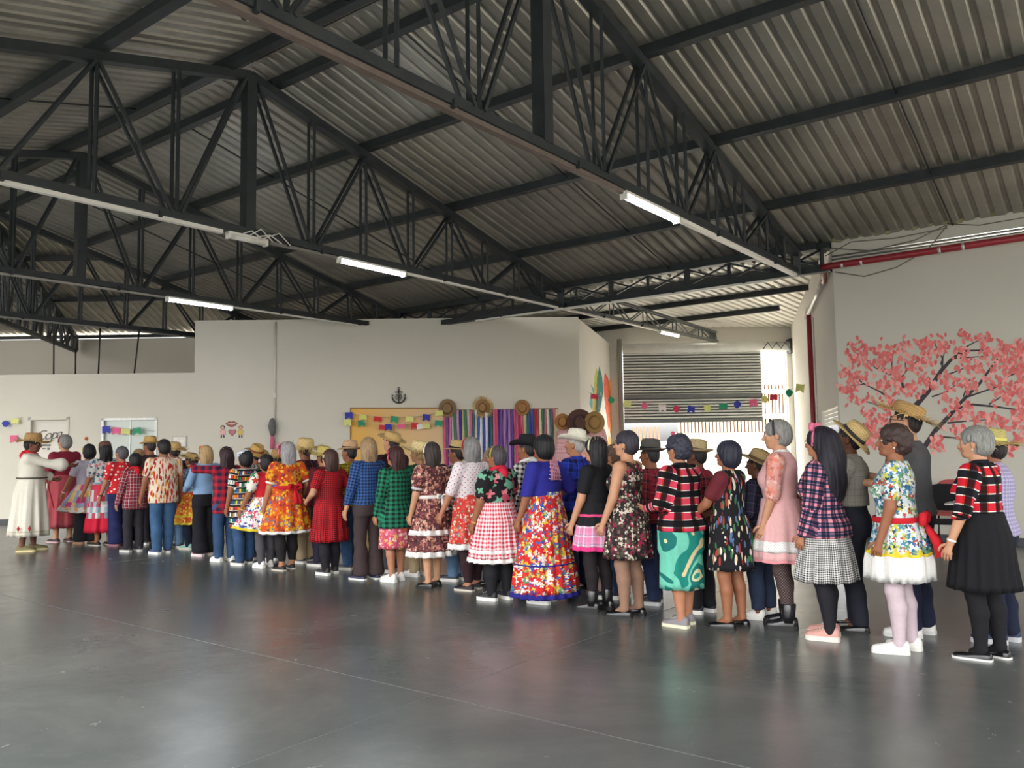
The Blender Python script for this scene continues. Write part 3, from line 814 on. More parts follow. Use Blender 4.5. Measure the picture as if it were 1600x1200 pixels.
def person(px, fy, ty, label, turn=0, g=1.0, sex='f', skin=(176, 122, 92), hair=('short', (40, 34, 32)), hat=None, top=None, skirt=None, pants=None,
           shoes=('flat', (20, 20, 22), (20, 20, 22)), arms=(None, None), head=(0, 0), extras=(), near=None, belly=0, face=None, step=.03, group='people standing in the long line', tight=None, lean=0):
    foot = at_z(px, fy)
    face_dir = face if face is not None else (YAW + turn * PI / 180)
    # facing: local +y points along DQ turned by `turn` degrees
    rz = math.atan2(-DQ.x, DQ.y) + math.radians(turn) if face is None else face
    d = ray(px, ty); hd = Vector((foot.x, foot.y, 0)); n = Vector((FWD.x, FWD.y, 0))
    topz = at_plane(px, ty, foot, n).z
    s = topz / 1.66
    rr = random.Random(int(px * 7 + fy))
    near = near if near is not None else (fy > 905)
    root = empty('person', foot, rz, label, 'person', group); root.scale = (s, s, s)
    T = torso_table(sex, g, belly); TA = np.array(T)
    hb = .0122 if near else .0160; hh = .0062 if near else .0085
    sw = (.165 if sex == 'f' else .185) * (1 + (g - 1) * .55); ga = 1 + (g - 1) * .6
    sk = skinmat(skin)
    # ---- joints
    Sh, El, Wr, Hd = [], [], [], []
    for i, sg in enumerate((-1, 1)):
        S_ = np.array((sg * sw, -.012, 1.335)); t = arms[i]
        if t is None: t = (.245 + .05 * (g - 1) * 2 + rr.uniform(-.01, .02), .02 + rr.uniform(-.03, .05), .80)
        t = np.array((sg * t[0], t[1], t[2])); L1, L2 = .275, .245
        v = t - S_; D = min(np.linalg.norm(v), L1 + L2 - .004); v = N3(v); a = (L1 ** 2 - L2 ** 2 + D * D) / (2 * D)
        pole = np.array((sg * .55, -1.0, -.25)); pole = N3(pole - v * (pole @ v))
        E_ = S_ + v * a + pole * math.sqrt(max(L1 ** 2 - a * a, 1e-6)); W_ = S_ + v * D
        Sh.append(S_); El.append(E_); Wr.append(W_)
    st = step * rr.choice((-1, 1)); hx = .088 * (1 + (g - 1) * .5)
    Hip = [np.array((sg * hx, -.005, .83)) for sg in (-1, 1)]
    Kn = [np.array((sg * (hx + .002), .014 + sg * st * .5, .455)) for sg in (-1, 1)]
    An = [np.array((sg * (hx - .004), -.018 + sg * st, .075)) for sg in (-1, 1)]
    gl = 1 + (g - 1) * .7
    # ---- body
    B = Sdf((-.48, -.40, .02), (.48, .62, 1.52), hb)
    B.torso(T, .80 if pants else .74, 1.44, .03, -.006)
    if sex == 'f':
        for sg in (-1, 1): B.ell((sg * .07 * g, .085 * g, 1.19), (.07, .06, .07), .03)
    lb = .94 if (pants or tight) else 1.0
    B.cap((0, -.012, 1.36), (0, .004, 1.50), .054 if sex == 'f' else .060, None, .03)
    for i in range(2):
        B.cap(Sh[i] * (.62, 1, 1), Sh[i] + (0, 0, -.01), .055, .056 * ga, .035)
        B.cap(Sh[i], El[i], .053 * ga, .040 * ga, .02); B.cap(El[i], Wr[i], .041 * ga, .027, .015)
        B.cap(Hip[i], Kn[i], .086 * gl * lb, .057 * gl * lb, .03); mid = Kn[i] * .68 + An[i] * .32 + (0, -.014, 0)
        B.cap(Kn[i], mid, .054 * gl * lb, .054 * gl * lb, .015); B.cap(mid, An[i], .054 * gl * lb, .034, .015); B.cap(An[i], An[i] + (0, .07, -.035), .034, .026, .02)
        dr_ = N3(Wr[i] - El[i]); sp = np.array((0, 1.0, .15)); sp = N3(sp - dr_ * (sp @ dr_))
        for o_ in (-.022, 0, .022): B.cap(Wr[i] + dr_ * .012, Wr[i] + dr_ * .082 + sp * o_, .019, .0145, .012)
        Hd.append((dr_, sp))
    V, Q = B.net()
    # fingers: five separate bent chains rooted in the palm
    Vs, Qs, Ms = [V], [Q], [np.zeros(len(Q), int)]; off = len(V)
    def addmesh(v, q, mi):
        nonlocal off
        Vs.append(np.asarray(v, float)); Qs.append(np.asarray(q) + off); Ms.append(np.full(len(q), mi)); off += len(v)
    def chain(pts, rad, n=6, mi=0):
        mb = MB(); mb.tube([Vector(p) for p in pts] , rad, n, cap=False); addmesh(mb.v, mb.f, mi)
    for i, sg in enumerate((-1, 1)):
        dr_, sp = Hd[i]; nr = np.cross(dr_, sp); nr = nr * (-sg * np.sign(nr[0]) if abs(nr[0]) > .05 else 1)
        for k, (o_, L) in enumerate(((.033, .068), (.011, .078), (-.011, .072), (-.032, .056))):
            b0 = Wr[i] + dr_ * .068 + sp * o_ * .85; b1 = b0 + (dr_ * .95 + nr * .25 + sp * o_ * 2.0) * L * .5; b2 = b1 + (dr_ * .8 + nr * .6) * L * .36; b3 = b2 + (dr_ * .5 + nr * .85) * L * .25
            chain([b0, b1, b2, b3, b3 + dr_ * .004], [.0098, .0092, .0084, .0072, .003])
        b0 = Wr[i] + dr_ * .025 + sp * .022; b1 = b0 + (dr_ * .6 + sp * .75) * .038; b2 = b1 + (dr_ * .85 + sp * .35 + nr * .3) * .032; b3 = b2 + (dr_ * .9 + nr * .4) * .02
        chain([b0, b1, b2, b3, b3 + dr_ * .004], [.0125, .011, .0098, .0085, .003])
    # ---- head in its own frame: centre between the ears
    HC = np.array((0, .006, 1.545)); hy, hp = [math.radians(a) for a in head]
    Rz = np.array(Matrix.Rotation(hy, 3, 'Z')); Rx = np.array(Matrix.Rotation(hp, 3, 'X')); RH = Rz @ Rx; piv = np.array((0, -.01, 1.45))
    HCw = piv + RH @ (HC - piv)
    h = Sdf((-.11, -.13, -.20), (.11, .15, .14), hh)
    h.ell((0, -.012, .022), (.074, .094, .088), .0); h.ell((0, .026, -.035), (.060, .066, .076), .03); h.cap((-.022, .052, -.085), (.022, .052, -.085), .026, None, .02)
    h.ell((0, .078, .018), (.05, .02, .018), .02); h.ell((-.034, .066, -.025), (.024, .02, .022), .02); h.ell((.034, .066, -.025), (.024, .02, .022), .02)
    h.cap((0, .088, .010), (0, .113, -.030), .008, .0125, .014); h.cap((-.011, .098, -.034), (.011, .098, -.034), .0095, None, .008)
    h.ell((0, .085, -.060), (.026, .012, .013), .012); h.ell((0, .080, -.092), (.02, .014, .015), .015)
    for sg in (-1, 1):
        h.ell((sg * .033, .092, .006), (.018, .012, .010), .008, True)
        h.ell((sg * .077, -.008, -.012), (.009, .019, .031), .006)
    h.cap((0, -.018, -.20), (0, -.012, -.05), .052 if sex == 'f' else .058, None, .03)
    hv, hq = h.net(); hv = hv @ RH.T + HCw; addmesh(hv, hq, 0)
    def hpart(mb, mi): addmesh(np.array(mb.v) @ RH.T + HCw, [f if len(f) == 4 else list(f) + [f[-1]] for f in mb.f], mi)
    for sg in (-1, 1):
        e = MB(); c0 = Vector((sg * .033, .0775, .004))
        for rad, mi, dy in ((.0135, 1, 0), (.0068, 2, .0085)):
            e = MB(); v = []; n = 10
            for r_, yy in ((1, -.004), (.95, .003), (.6, .008), (.02, .0098)):
                for j in range(n): a = 2 * PI * j / n; v.append(c0 + Vector((math.cos(a) * rad * r_ * (1.15 if mi == 1 else 1), yy * (1 if mi == 1 else .6) + dy * .75, math.sin(a) * rad * r_ * (.62 if mi == 1 else 1))))
            q = grid_quads(4, n); hv2 = np.array([tuple(p) for p in v]) @ RH.T + HCw; addmesh(hv2, q[:, ::-1], mi)
        br = MB(); br.tube([(sg * .015, .092, .026), (sg * .033, .092, .031), (sg * .052, .080, .026)], [.003, .0042, .002], 6, cap=False); hpart(br, 3)
    lp = MB(); lp.tube([(-.024, .084, -.060), (-.010, .0965, -.056), (0, .0965, -.058), (.010, .0965, -.056), (.024, .084, -.060)], [.001, .004, .004, .004, .001], 6, cap=False)
    lp.tube([(-.022, .084, -.062), (-.010, .094, -.066), (0, .095, -.067), (.010, .094, -.066), (.022, .084, -.062)], [.001, .004, .005, .004, .001], 6, cap=False); hpart(lp, 4)
    lipc = tuple(max(0, int(a * f)) for a, f in zip(skin, (.92, .62, .62))); browc = hair[1] if hair else (40, 34, 32)
    if sum(browc) > 420: browc = (110, 104, 98)
    me = fast_mesh('body', np.concatenate(Vs), np.concatenate(Qs), [sk, leather((235, 232, 226), .3), leather((34, 24, 20), .2), hairmat(browc), skinmat(lipc)], None, np.concatenate(Ms))
    link('body', me, root)
    HM = Matrix([[*RH[0], HCw[0]], [*RH[1], HCw[1]], [*RH[2], HCw[2]], [0, 0, 0, 1]])
    # ---- hair
    if hair:
        style, hc = hair[0], hair[1]; ha = .0085 if near else .0115
        z0 = dict(xlong=-.58, long=-.34, mid=-.25, bob=-.19).get(style, -.16)
        H = Sdf((-.17, -.24, z0), (.17, .15, .19), ha)
        o_ = dict(crop=.004, short=.017, bob=.022, curly=.028, mid=.020, long=.020, xlong=.022, bun=.013).get(style, .015)
        H.ell((0, -.016, .026), (.074 + o_, .094 + o_, .088 + o_ * .9))
        if style != 'crop': H.ell((0, -.045, -.03), (.070 + o_ * .8, .060 + o_, .075), .03)
        else: H.ell((0, -.055, -.025), (.066, .050, .062), .03)
        if style in ('bob',): H.ell((0, -.035, -.045), (.094, .080, .095), .03)
        if style == 'mid': H.ell((0, -.045, -.09), (.104, .072, .145), .04)
        if style == 'long': H.ell((0, -.060, -.13), (.108, .062, .19), .05)
        if style == 'xlong': H.ell((0, -.095, -.22), (.155, .10, .31), .06)
        if style in ('bun',): H.ell((0, -.115, .045), (.045, .042, .045), .015)
        fc0 = (0, .125, -.035)
        H.ell(fc0, (.066 if style != 'crop' else .08, .105, .105), .012, True)
        if style in ('crop', 'short', 'bun', 'curly'):
            for sg in (-1, 1): H.ell((sg * .085, .02, -.045), (.03, .06, .055), .015, True)
            H.ell((0, -.04, -.20), (.09, .10, .075), .02, True)
        else: H.ell((0, .06, -.16), (.062, .075, .17), .02, True)
        ph = [rr.uniform(0, 6) for _ in range(6)]
        X, Y, Z = H.ax[0][:, None, None], H.ax[1][None, :, None], H.ax[2][None, None, :]
        if style == 'curly': H.F += .007 * np.sin(95 * X + ph[0]) * np.sin(90 * Y + ph[1]) * np.sin(100 * Z + ph[2]) + .004 * np.sin(50 * X + 60 * Z + ph[3])
        else:
            an = np.arctan2(Y + .02, X); H.F += .0028 * np.sin(17 * an + 2.5 * np.sin(9 * Z + ph[0]) + ph[1]) + .0018 * np.sin(31 * an + 12 * Z + ph[2])
            if style in ('xlong', 'mid', 'long'): H.F += .006 * np.sin(6 * an + 22 * Z + ph[3]) * np.clip((-.02 - Z) * 8, 0, 1)
        hv, hq = H.net(); me = fast_mesh('hair', hv, hq, [hairmat(*hair[1:])]); o = link('hair', me, root); o.matrix_local = HM
    # ---- clothes
    hc_ = .0132 if near else .0175
    ph = [rr.uniform(0, 6) for _ in range(8)]
    def wob(X, Y, Z): return .0045 * np.sin(14 * Z + 9 * X + ph[0]) * np.sin(11 * X + 7 * Y + ph[1]) + .003 * np.sin(30 * Z + 14 * X * np.sign(Y + .001) + ph[2])
    if tight:
        Pn = Sdf((-.34, -.30, .03), (.34, .34, .96), hc_ * .9); 
        for i in range(2):
            mid = Kn[i] * .68 + An[i] * .32 + (0, -.014, 0)
            Pn.cap(Hip[i], Kn[i], .092 * gl, .062 * gl, .03); Pn.cap(Kn[i], mid, .060 * gl, .061 * gl, .02); Pn.cap(mid, An[i], .061 * gl, .040, .02); Pn.cap(An[i], An[i] + (0, .06, -.03), .038, .03, .02)
        v, q = Pn.net(); link('tights', fast_mesh('tights', v, q, [tight], wrap_uv(v, q, [(Hip[i], Kn[i], .07) for i in range(2)] + [(Kn[i], An[i], .05) for i in range(2)])), root)
    if pants:
        fit, pm = pants[0], pants[1]; zt_ = 1.0; ze = pants[2] if len(pants) > 2 else .05
        R = dict(slim=(.094, .066, .068, .050), straight=(.100, .078, .074, .068), wide=(.105, .095, .105, .125), boot=(.098, .070, .080, .098))[fit]
        Pn = Sdf((-.36, -.34, .02), (.36, .36, 1.03), hc_); Pn.torso(T, .75, zt_, .03, .012)
        for sg in ((-1, 1) if not skirt else ()): Pn.ell((sg * .075 * g, -.065 * g, .86), (.092 * g, .082 * g, .10), .03)
        for i in range(2):
            e_ = An[i].copy(); e_[2] = ze + R[3] * .5; 
            Pn.cap(Hip[i], Kn[i], R[0] * gl * (.9 if skirt else 1), R[1] * gl, .03); mid = Kn[i] * .55 + An[i] * .45 + (0, -.008, 0)
            Pn.cap(Kn[i], mid, R[1] * gl, R[2] * gl, .02); Pn.cap(mid, e_, R[2] * gl, R[3], .02)
        X, Y, Z = Pn.ax[0][:, None, None], Pn.ax[1][None, :, None], Pn.ax[2][None, None, :]
        if fit != 'slim': Pn.F += .004 * np.sin(26 * Z + 30 * Y + ph[3]) * np.sin(8 * Z + ph[4])
        Pn.F = np.maximum(Pn.F, ze - Z)
        v, q = Pn.net(); link('trousers', fast_mesh('trousers', v, q, [pm], wrap_uv(v, q, [(Hip[i], Kn[i], .08) for i in range(2)] + [(Kn[i], An[i], .06) for i in range(2)])), root)
    def body_r(z, th):
        rx = np.interp(z, TA[:, 0], TA[:, 1]); ry = np.interp(z, TA[:, 0], TA[:, 2]); cy = np.interp(z, TA[:, 0], TA[:, 3]); return rx, ry, cy
    toff = .016
    if top:
        tm, sleeve, hem = top[0], top[1], top[2]; opt = top[3] if len(top) > 3 else {}
        toff = opt.get('off', .016); toff_ = toff; zn = opt.get('neck', 1.405)
        Tp = Sdf((-.48, -.38, hem - .03), (.48, .60, 1.46), hc_); TT = [list(r) for r in T]
        fl = opt.get('flare', .0)
        for r in TT:
            if r[0] < 1.05: r[1] += fl * (1.05 - r[0]) / .3; r[2] += fl * (1.05 - r[0]) / .3
            if opt.get('loose') and r[0] < 1.3: r[1] = max(r[1], .158 * g); r[2] = max(r[2], .118 * g)
        Tp.torso(TT, hem, zn, .012, toff, wob)
        if sex == 'f':
            for sg in (-1, 1): Tp.ell((sg * .07 * g, .088 * g, 1.185), (.078, .07, .08), .035)
        if hem < .9:
            for sg in (-1, 1): Tp.ell((sg * .075 * g, -.062 * g - (.012 if skirt else 0), .87), (.098 * g, .094 * g, .11), .03)
        segs = []
        for i in range(2):
            a, e_, w_ = Sh[i], El[i], Wr[i]; r1 = .064 * ga
            if sleeve != 'none':
                Tp.cap(a * (.55, 1, 1), a + (0, 0, -.012), .060, .066 * ga, .035)
            if sleeve == 'none': Tp.cap(a * (.45, 1, 1) + (0, 0, .012), a * (.78, 1, 1) + (0, 0, .018), .045, .036, .03)
            if sleeve == 'short': m_ = a + (e_ - a) * .62; Tp.cap(a, m_, r1, .062 * ga, .025); segs.append((a, m_, .062))
            if sleeve == 'elbow': m_ = a + (e_ - a) * .98; Tp.cap(a, m_, r1, .060 * ga, .025); segs.append((a, m_, .06))
            if sleeve == 'puff':
                m_ = a + (e_ - a) * .42; Tp.cap(a, m_, .075 * ga, .082 * ga, .03); Tp.cap(m_, a + (e_ - a) * .72, .08 * ga, .058 * ga, .02); segs.append((a, e_, .07))
            if sleeve == 'cape': m_ = a + (e_ - a) * .8; Tp.cap(a, m_, .07 * ga, .10 * ga, .03); segs.append((a, e_, .075))
            if sleeve in ('long', 'bell', 'rolled'):
                Tp.cap(a, e_, r1, .056 * ga, .025); f_ = dict(rolled=.70, bell=.62).get(sleeve, .97); m_ = e_ + (w_ - e_) * f_
                Tp.cap(e_, m_, .056 * ga, .045 if sleeve == 'long' else (.10 if sleeve == 'bell' else .056), .02); segs += [(a, e_, .058), (e_, m_, .048)]
        Tp.cap((0, -.012, 1.36), (0, .02, 1.46), .062 if not opt.get('vneck') else .075, .07, .012, True)
        if sleeve == 'puff' and False: pass
        X, Y, Z = Tp.ax[0][:, None, None], Tp.ax[1][None, :, None], Tp.ax[2][None, None, :]
        if opt.get('scoop'): Tp.ell((0, -.01, 1.44), (.12, .12, .10), .01, True)
        Tp.F = np.maximum(Tp.F, hem - Z)
        v, q = Tp.net(); uv_ = wrap_uv(v, q, segs)
        me = fast_mesh('top', v, q, [tm, opt.get('sleeve_mat', tm)], uv_)
        if 'sleeve_mat' in opt or 'yoke' in opt:
            C_ = v[q].mean(1); mi = np.zeros(len(q), int)
            if 'sleeve_mat' in opt: mi[np.abs(C_[:, 0]) > sw * 1.0 + .012] = 1
            me.polygons.foreach_set('material_index', mi.astype(np.int32))
        link(opt.get('name', 'blouse'), me, root)
        if opt.get('cuff'):
            for i in range(2):
                if sleeve in ('puff', 'short', 'elbow'): f_ = dict(puff=.72, short=.64, elbow=1.0)[sleeve]; c0 = Sh[i] + (El[i] - Sh[i]) * f_; dd = N3(El[i] - Sh[i])
                else: c0 = Wr[i] - (Wr[i] - El[i]) * .06; dd = N3(Wr[i] - El[i])
                mb = MB(); mb.tube([Vector(c0 - dd * .012), Vector(c0), Vector(c0 + dd * .014), Vector(c0 + dd * .024)], [.058 * ga, .064 * ga, .066 * ga, .050 * ga], 14); mb.build('cuff', opt['cuff'], root)
        if opt.get('collar'):
            v = []; n = 26
            for rr_, z_ in ((.064, 1.425), (.074, 1.420), (.092, 1.372), (.086, 1.366), (.066, 1.40)):
                for j in range(n):
                    a = 2 * PI * j / n; fr_ = .5 + .5 * math.sin(a); v.append((math.cos(a) * rr_, math.sin(a) * rr_ * .92 - .006, z_ - .035 * fr_ ** 3))
            q = grid_quads(5, n); u_ = np.array(v)[q][..., :2] * 1.0; mm = opt['collar']
            link('collar', fast_mesh('collar', v, q, [mm], np.stack([u_[..., 0] + u_[..., 1], np.array(v)[q][..., 2]], -1)), root)
    if skirt:
        sm_, zw, zh, rh = skirt[0], skirt[1], skirt[2], skirt[3]; opt = skirt[4] if len(skirt) > 4 else {}
        npl = opt.get('pleats', 14); amp = opt.get('amp', .012) * 1.5; n = 96
        th = np.linspace(0, 2 * PI, n, endpoint=False)
        pull = opt.get('pull')      # (angle, amount) where a hand lifts the cloth
        def R_(z, extra=0., ruf=0., nr=30):
            t = np.clip((zw - z) / (zw - zh), 0, 1.2); rx0, ry0, cy0 = body_r(zw, 0)
            e = t ** opt.get('pw', .8); rx = (rx0 + .014) * (1 - e) + rh * 1.0 * e; ry = (ry0 + .014) * (1 - e) + rh * .86 * e
            bx, by, bc = body_r(max(z, .80), 0); rx = max(rx, bx + .026) if z > .66 else rx; ry = max(ry, by + .034) if z > .66 else ry
            a = amp * min(1, t * 1.4); w = np.sin(npl * th + ph[5] + .8 * np.sin(3 * th + ph[6])) + .35 * np.sin((npl * 2 + 1) * th + ph[7])
            r = 1 + (a * w) / max(rh, .1) + ruf * np.sin(nr * th + 3 * np.sin(2 * th)) 
            x = np.cos(th) * (rx + extra) * r; y = np.sin(th) * (ry + extra) * r + cy0 * (1 - t) - (0 if top and top[2] < .9 else .022) * np.clip(-np.sin(th), 0, 1) * np.exp(-((z - .84) / .14) ** 2)
            zz = np.full(n, z) + .006 * t * np.sin(npl * th + ph[5])
            if pull:
                f = np.exp(-(np.abs((th - pull[0] + PI) % (2 * PI) - PI) / .5) ** 2) * t * pull[1]; x += np.cos(pull[0]) * f; y += np.sin(pull[0]) * f; zz += f * .35
            return np.stack([x, y, zz], -1)
        def strip(name, zs, mat, extra=0., ruf=0., nr=30, lip=True):
            rows = [R_(z, extra + (.0 if i else 0), ruf * (i / max(1, len(zs) - 1)), nr) for i, z in enumerate(zs)]
            if lip: rows += [R_(zs[-1] + .004, extra - .006, ruf, nr), R_(zs[-1] + .05, extra - .012, ruf * .6, nr)]
            v = np.concatenate(rows); q = grid_quads(len(rows), n)[:, ::-1]
            t0 = np.mod(th - PI / 4, 2 * PI); k0 = len(rows)
            U = np.tile(t0 * (rh * .9), k0); W = np.repeat([r[:, 2].mean() for r in rows], n)
            uv = np.stack([U[q], W[q]], -1); m_ = uv[..., 0].max(1) - uv[..., 0].min(1) > rh * 3
            per = 2 * PI * rh * .9; u_ = uv[..., 0]; u_[m_] = np.where(u_[m_] > per / 2, u_[m_] - per, u_[m_]); uv[..., 0] = u_
            return link(name, fast_mesh(name, v, q, [mat], uv), root)
        strip('skirt', list(np.linspace(zw, zh, 12)), sm_)
        for tr in opt.get('trims', ()):      # (z top, z bottom, material, flare, ruffle, count)
            strip('hem_trim', list(np.linspace(tr[0], tr[1], 4)), tr[2], tr[3], tr[4], tr[5] if len(tr) > 5 else 40)
    # ---- shoes
    for i, sg in enumerate((-1, 1)):
        mu, ms = shoe_mesh(*shoes); o = link('shoe', mu, root, (An[i][0], An[i][1] + .005, 0), -sg * math.radians(7 + rr.uniform(-3, 5))); link('sole', ms, o)
        o.scale = (1.04, 1.0, 1.04)
    # ---- hat
    if hat:
        k = hat[0]; o = hat[3] if len(hat) > 3 else {}
        M = HM @ Matrix.Translation((0, -.012 + o.get('dy', 0), .052 + o.get('dz', 0))) @ Matrix.Rotation(math.radians(o.get('tilt', 6)), 4, 'X') @ Matrix.Rotation(math.radians(o.get('roll', 0)), 4, 'Y')
        add_hat(root, k, hat[1], M, hat[2], k == 'frayed' or o.get('fringe'), o.get('sc', 1.04))
    def HL(mb, name, mat):
        ob = mb.build(name, mat, root); ob.matrix_local = HM; return ob
    for ex in extras:
        k = ex[0]
        if k == 'glasses':
            mb = MB()
            for sg in (-1, 1):
                mb.tube([(sg * .034 + math.cos(a) * .021, .101 - abs(math.cos(a)) * .004, .003 + math.sin(a) * .016) for a in np.linspace(0, 2 * PI, 14, endpoint=False)], .0018, 5, closed=True)
                mb.tube([(sg * .056, .096, .008), (sg * .080, .04, .008), (sg * .083, -.005, .004)], .0018, 5)
            mb.tube([(-.013, .102, .006), (.013, .102, .006)], .0018, 5); HL(mb, 'glasses', ex[1])
        if k == 'headband':
            mb = MB(); mb.tube([(math.cos(a) * .098, .012, .022 + math.sin(a) * .098) for a in np.linspace(-.25, PI + .25, 22)], .009, 6); HL(mb, 'headband', ex[1])
        if k == 'bow':       # on the head: two loops and two tails
            p = Vector(ex[2]); sc = ex[3] if len(ex) > 3 else 1; mb = MB()
            for sg in (-1, 1):
                mb.tube([p, p + Vector((sg * .02, -.01, .022)) * sc, p + Vector((sg * .05, -.014, .024)) * sc, p + Vector((sg * .058, -.014, .0)) * sc, p + Vector((sg * .03, -.01, -.012)) * sc, p], [.006 * sc, .012 * sc, .017 * sc, .016 * sc, .012 * sc, .006 * sc], 8)
                mb.tube([p, p + Vector((sg * .02, .0, -.05)) * sc, p + Vector((sg * .028, -.008, -.11)) * sc], [.006 * sc, .010 * sc, .012 * sc], 6)
            mb.tube([p + Vector((0, -.012, 0)), p + Vector((0, .012, 0))], .013 * sc, 8); HL(mb, 'hair_bow', ex[1])
        if k == 'flower':
            p = Vector(ex[2]); sc = ex[3] if len(ex) > 3 else 1; mb = MB()
            for j in range(6):
                a = j * PI / 3; d2 = Vector((math.cos(a) * .4, -math.cos(a) * .3 + .2, math.sin(a))) * .024 * sc; mb.tube([p, p + d2 * .6, p + d2], [.006 * sc, .014 * sc, .007 * sc], 7)
            mb.tube([p - Vector((.006, 0, 0)), p + Vector((.006, 0, 0))], .012 * sc, 8); HL(mb, 'hair_flower', ex[1])
        if k == 'antenna':
            p = Vector(ex[2]); mb = MB(); mb.tube([(0, .01, .10), p * .5 + Vector((0, 0, .06)), p], .006, 6); HL(mb, 'headband_stalk', cloth((222, 196, 120)))
            mb = MB()
            for j in range(7):
                a = j * 2 * PI / 7; mb.tube([p, p + Vector((math.cos(a) * .028, 0, math.sin(a) * .028))], [.008, .016], 7)
            HL(mb, 'headband_flower', ex[1])
        if k == 'straws':
            mb = MB()
            for j in range(ex[2]):
                a = rr.uniform(0, 2 * PI); p = Vector((math.cos(a) * .07, math.sin(a) * .08, .085)); d2 = Vector((math.cos(a) + rr.uniform(-.4, .4), math.sin(a) + rr.uniform(-.4, .4), rr.uniform(.1, 1.0))).normalized() * rr.uniform(.04, .12); s2 = Vector((-math.sin(a), math.cos(a), 0)) * .003
                mb.add([p - s2, p + s2, p + d2 + s2 * .4, p + d2 - s2 * .4], [(0, 1, 2, 3)])
            ob = HL(mb, 'straw_tuft', ex[1]); ob['kind'] = 'stuff'
        if k == 'bandana':
            H = Sdf((-.13, -.14, -.08), (.13, .15, .15), .010); H.ell((0, -.012, .028), (.098, .118, .108)); X, Y, Z = H.ax[0][:, None, None], H.ax[1][None, :, None], H.ax[2][None, None, :]
            H.F = np.maximum(H.F, .045 + .0 - Z - Y * .9 if ex[2] == 'front' else -(Z - .02 + Y * .25)); v, q = H.net()
            ob = link('bandana', fast_mesh('bandana', v, q, [ex[1]], np.stack([v[q][..., 0], v[q][..., 2]], -1)), root); ob.matrix_local = HM
        if k == 'sash':
            z, hgt = ex[2], ex[3]; rx, ry, cy = body_r(z, 0); e = toff + .016 + (ex[4] if len(ex) > 4 else 0); v = []; n = 40
            for rr_, dz in ((-.004, hgt / 2), (.004, hgt / 2 - .004), (.006, 0), (.004, -hgt / 2 + .004), (-.004, -hgt / 2)):
                for j in range(n): a = 2 * PI * j / n; v.append((math.cos(a) * (rx + e + rr_), math.sin(a) * (ry + e + rr_ + .004) + cy, z + dz))
            q = grid_quads(5, n)[:, ::-1]; P = np.array(v)[q]
            link('sash', fast_mesh('sash', v, q, [ex[1]], np.stack([P[..., 0] + P[..., 1], P[..., 2]], -1)), root)
        if k == 'backbow':
            z = ex[2]; rx, ry, cy = body_r(z, 0); p = Vector((ex[3] if len(ex) > 3 else 0, cy - ry - toff - .03, z)); sc = ex[4] if len(ex) > 4 else 1; mb = MB()
            for sg in (-1, 1):
                mb.tube([p, p + Vector((sg * .03, -.012, .03)) * sc, p + Vector((sg * .075, -.015, .03)) * sc, p + Vector((sg * .08, -.012, -.012)) * sc, p + Vector((sg * .035, -.008, -.018)) * sc, p], [.008, .016 * sc, .022 * sc, .02 * sc, .015 * sc, .008], 8)
                mb.tube([p, p + Vector((sg * .012, -.03, -.05)) * sc, p + Vector((sg * .022, -.065, -.11)) * sc, p + Vector((sg * .03, -.09, -.19)) * sc], [.007 * sc, .016 * sc, .024 * sc, .030 * sc], 8)
            mb.tube([p + Vector((-.012, -.01, 0)), p + Vector((.012, -.01, 0))], .018 * sc, 8); mb.build('sash_bow', ex[1], root)
        if k == 'neckscarf':
            mb = MB(); mb.tube([(math.cos(a) * .078, math.sin(a) * .074 - .008, 1.415 - .025 * math.sin(a)) for a in np.linspace(0, 2 * PI, 18, endpoint=False)], .021, 8, closed=True)
            mb.tube([(0, -.075, 1.41), (0, -.115, 1.36), (0, -.128, 1.28)], [.06, .05, .006], 10); mb.tube([(.02, .07, 1.39), (.03, .115, 1.33), (.035, .13, 1.26)], [.014, .018, .01], 6)
            o = mb.build('neck_scarf', ex[1], root)
        if k == 'bracelet':
            i = ex[2]; c0 = Wr[i] - (Wr[i] - El[i]) * .05; dd = N3(Wr[i] - El[i]); mb = MB(); mb.tube([Vector(c0 - dd * .008), Vector(c0 + dd * .008)], .032, 12); mb.build('bracelet', ex[1], root)
        if k == 'earring':
            mb = MB()
            for sg in (-1, 1): mb.tube([(sg * .084, -.004, -.04), (sg * .086, -.004, -.053)], [.005, .006], 8)
            HL(mb, 'earring', ex[1])
        if k == 'backpatch':  # net scarf hanging from the back of the head
            mb = MB(); P0 = np.array((ex[2], -.17 * g, 1.30))
            for i in range(6):
                x = -.05 + .02 * i; mb.tube([(P0[0] + x, P0[1] + .02, P0[2] + .12), (P0[0] + x * 1.3, P0[1] - .004, P0[2]), (P0[0] + x * 1.4, P0[1] - .004, P0[2] - .08)], .005, 5)
            for i in range(5):
                z = .09 - .038 * i; mb.tube([(P0[0] - .06 - .01 * i, P0[1] - .002 + max(0, z) * .2, P0[2] + z), (P0[0] + .06 + .01 * i, P0[1] - .002 + max(0, z) * .2, P0[2] + z - .02)], .0055, 5)
            mb.build('net_scarf', ex[1], root)
        if k == 'stole':
            mb = MB(); mb.poly([(-.03, .20, 1.02), (.03, .20, 1.02), (.035, .30, .60), (-.035, .30, .60)], (0, .006, 0)); mb.build('stole', ex[1], root)
        if k == 'motif':
            for yy in ex[2]:
                mb = MB(); xx = ex[3] * math.sqrt(max(0, 1 - (yy / (ex[3] * .9)) ** 2)); mb.tube([(xx, yy, .305), (xx, yy, .345), (xx, yy, .385)], [.004, .020, .004], 8); mb.build('hem_motif', ex[1], root)
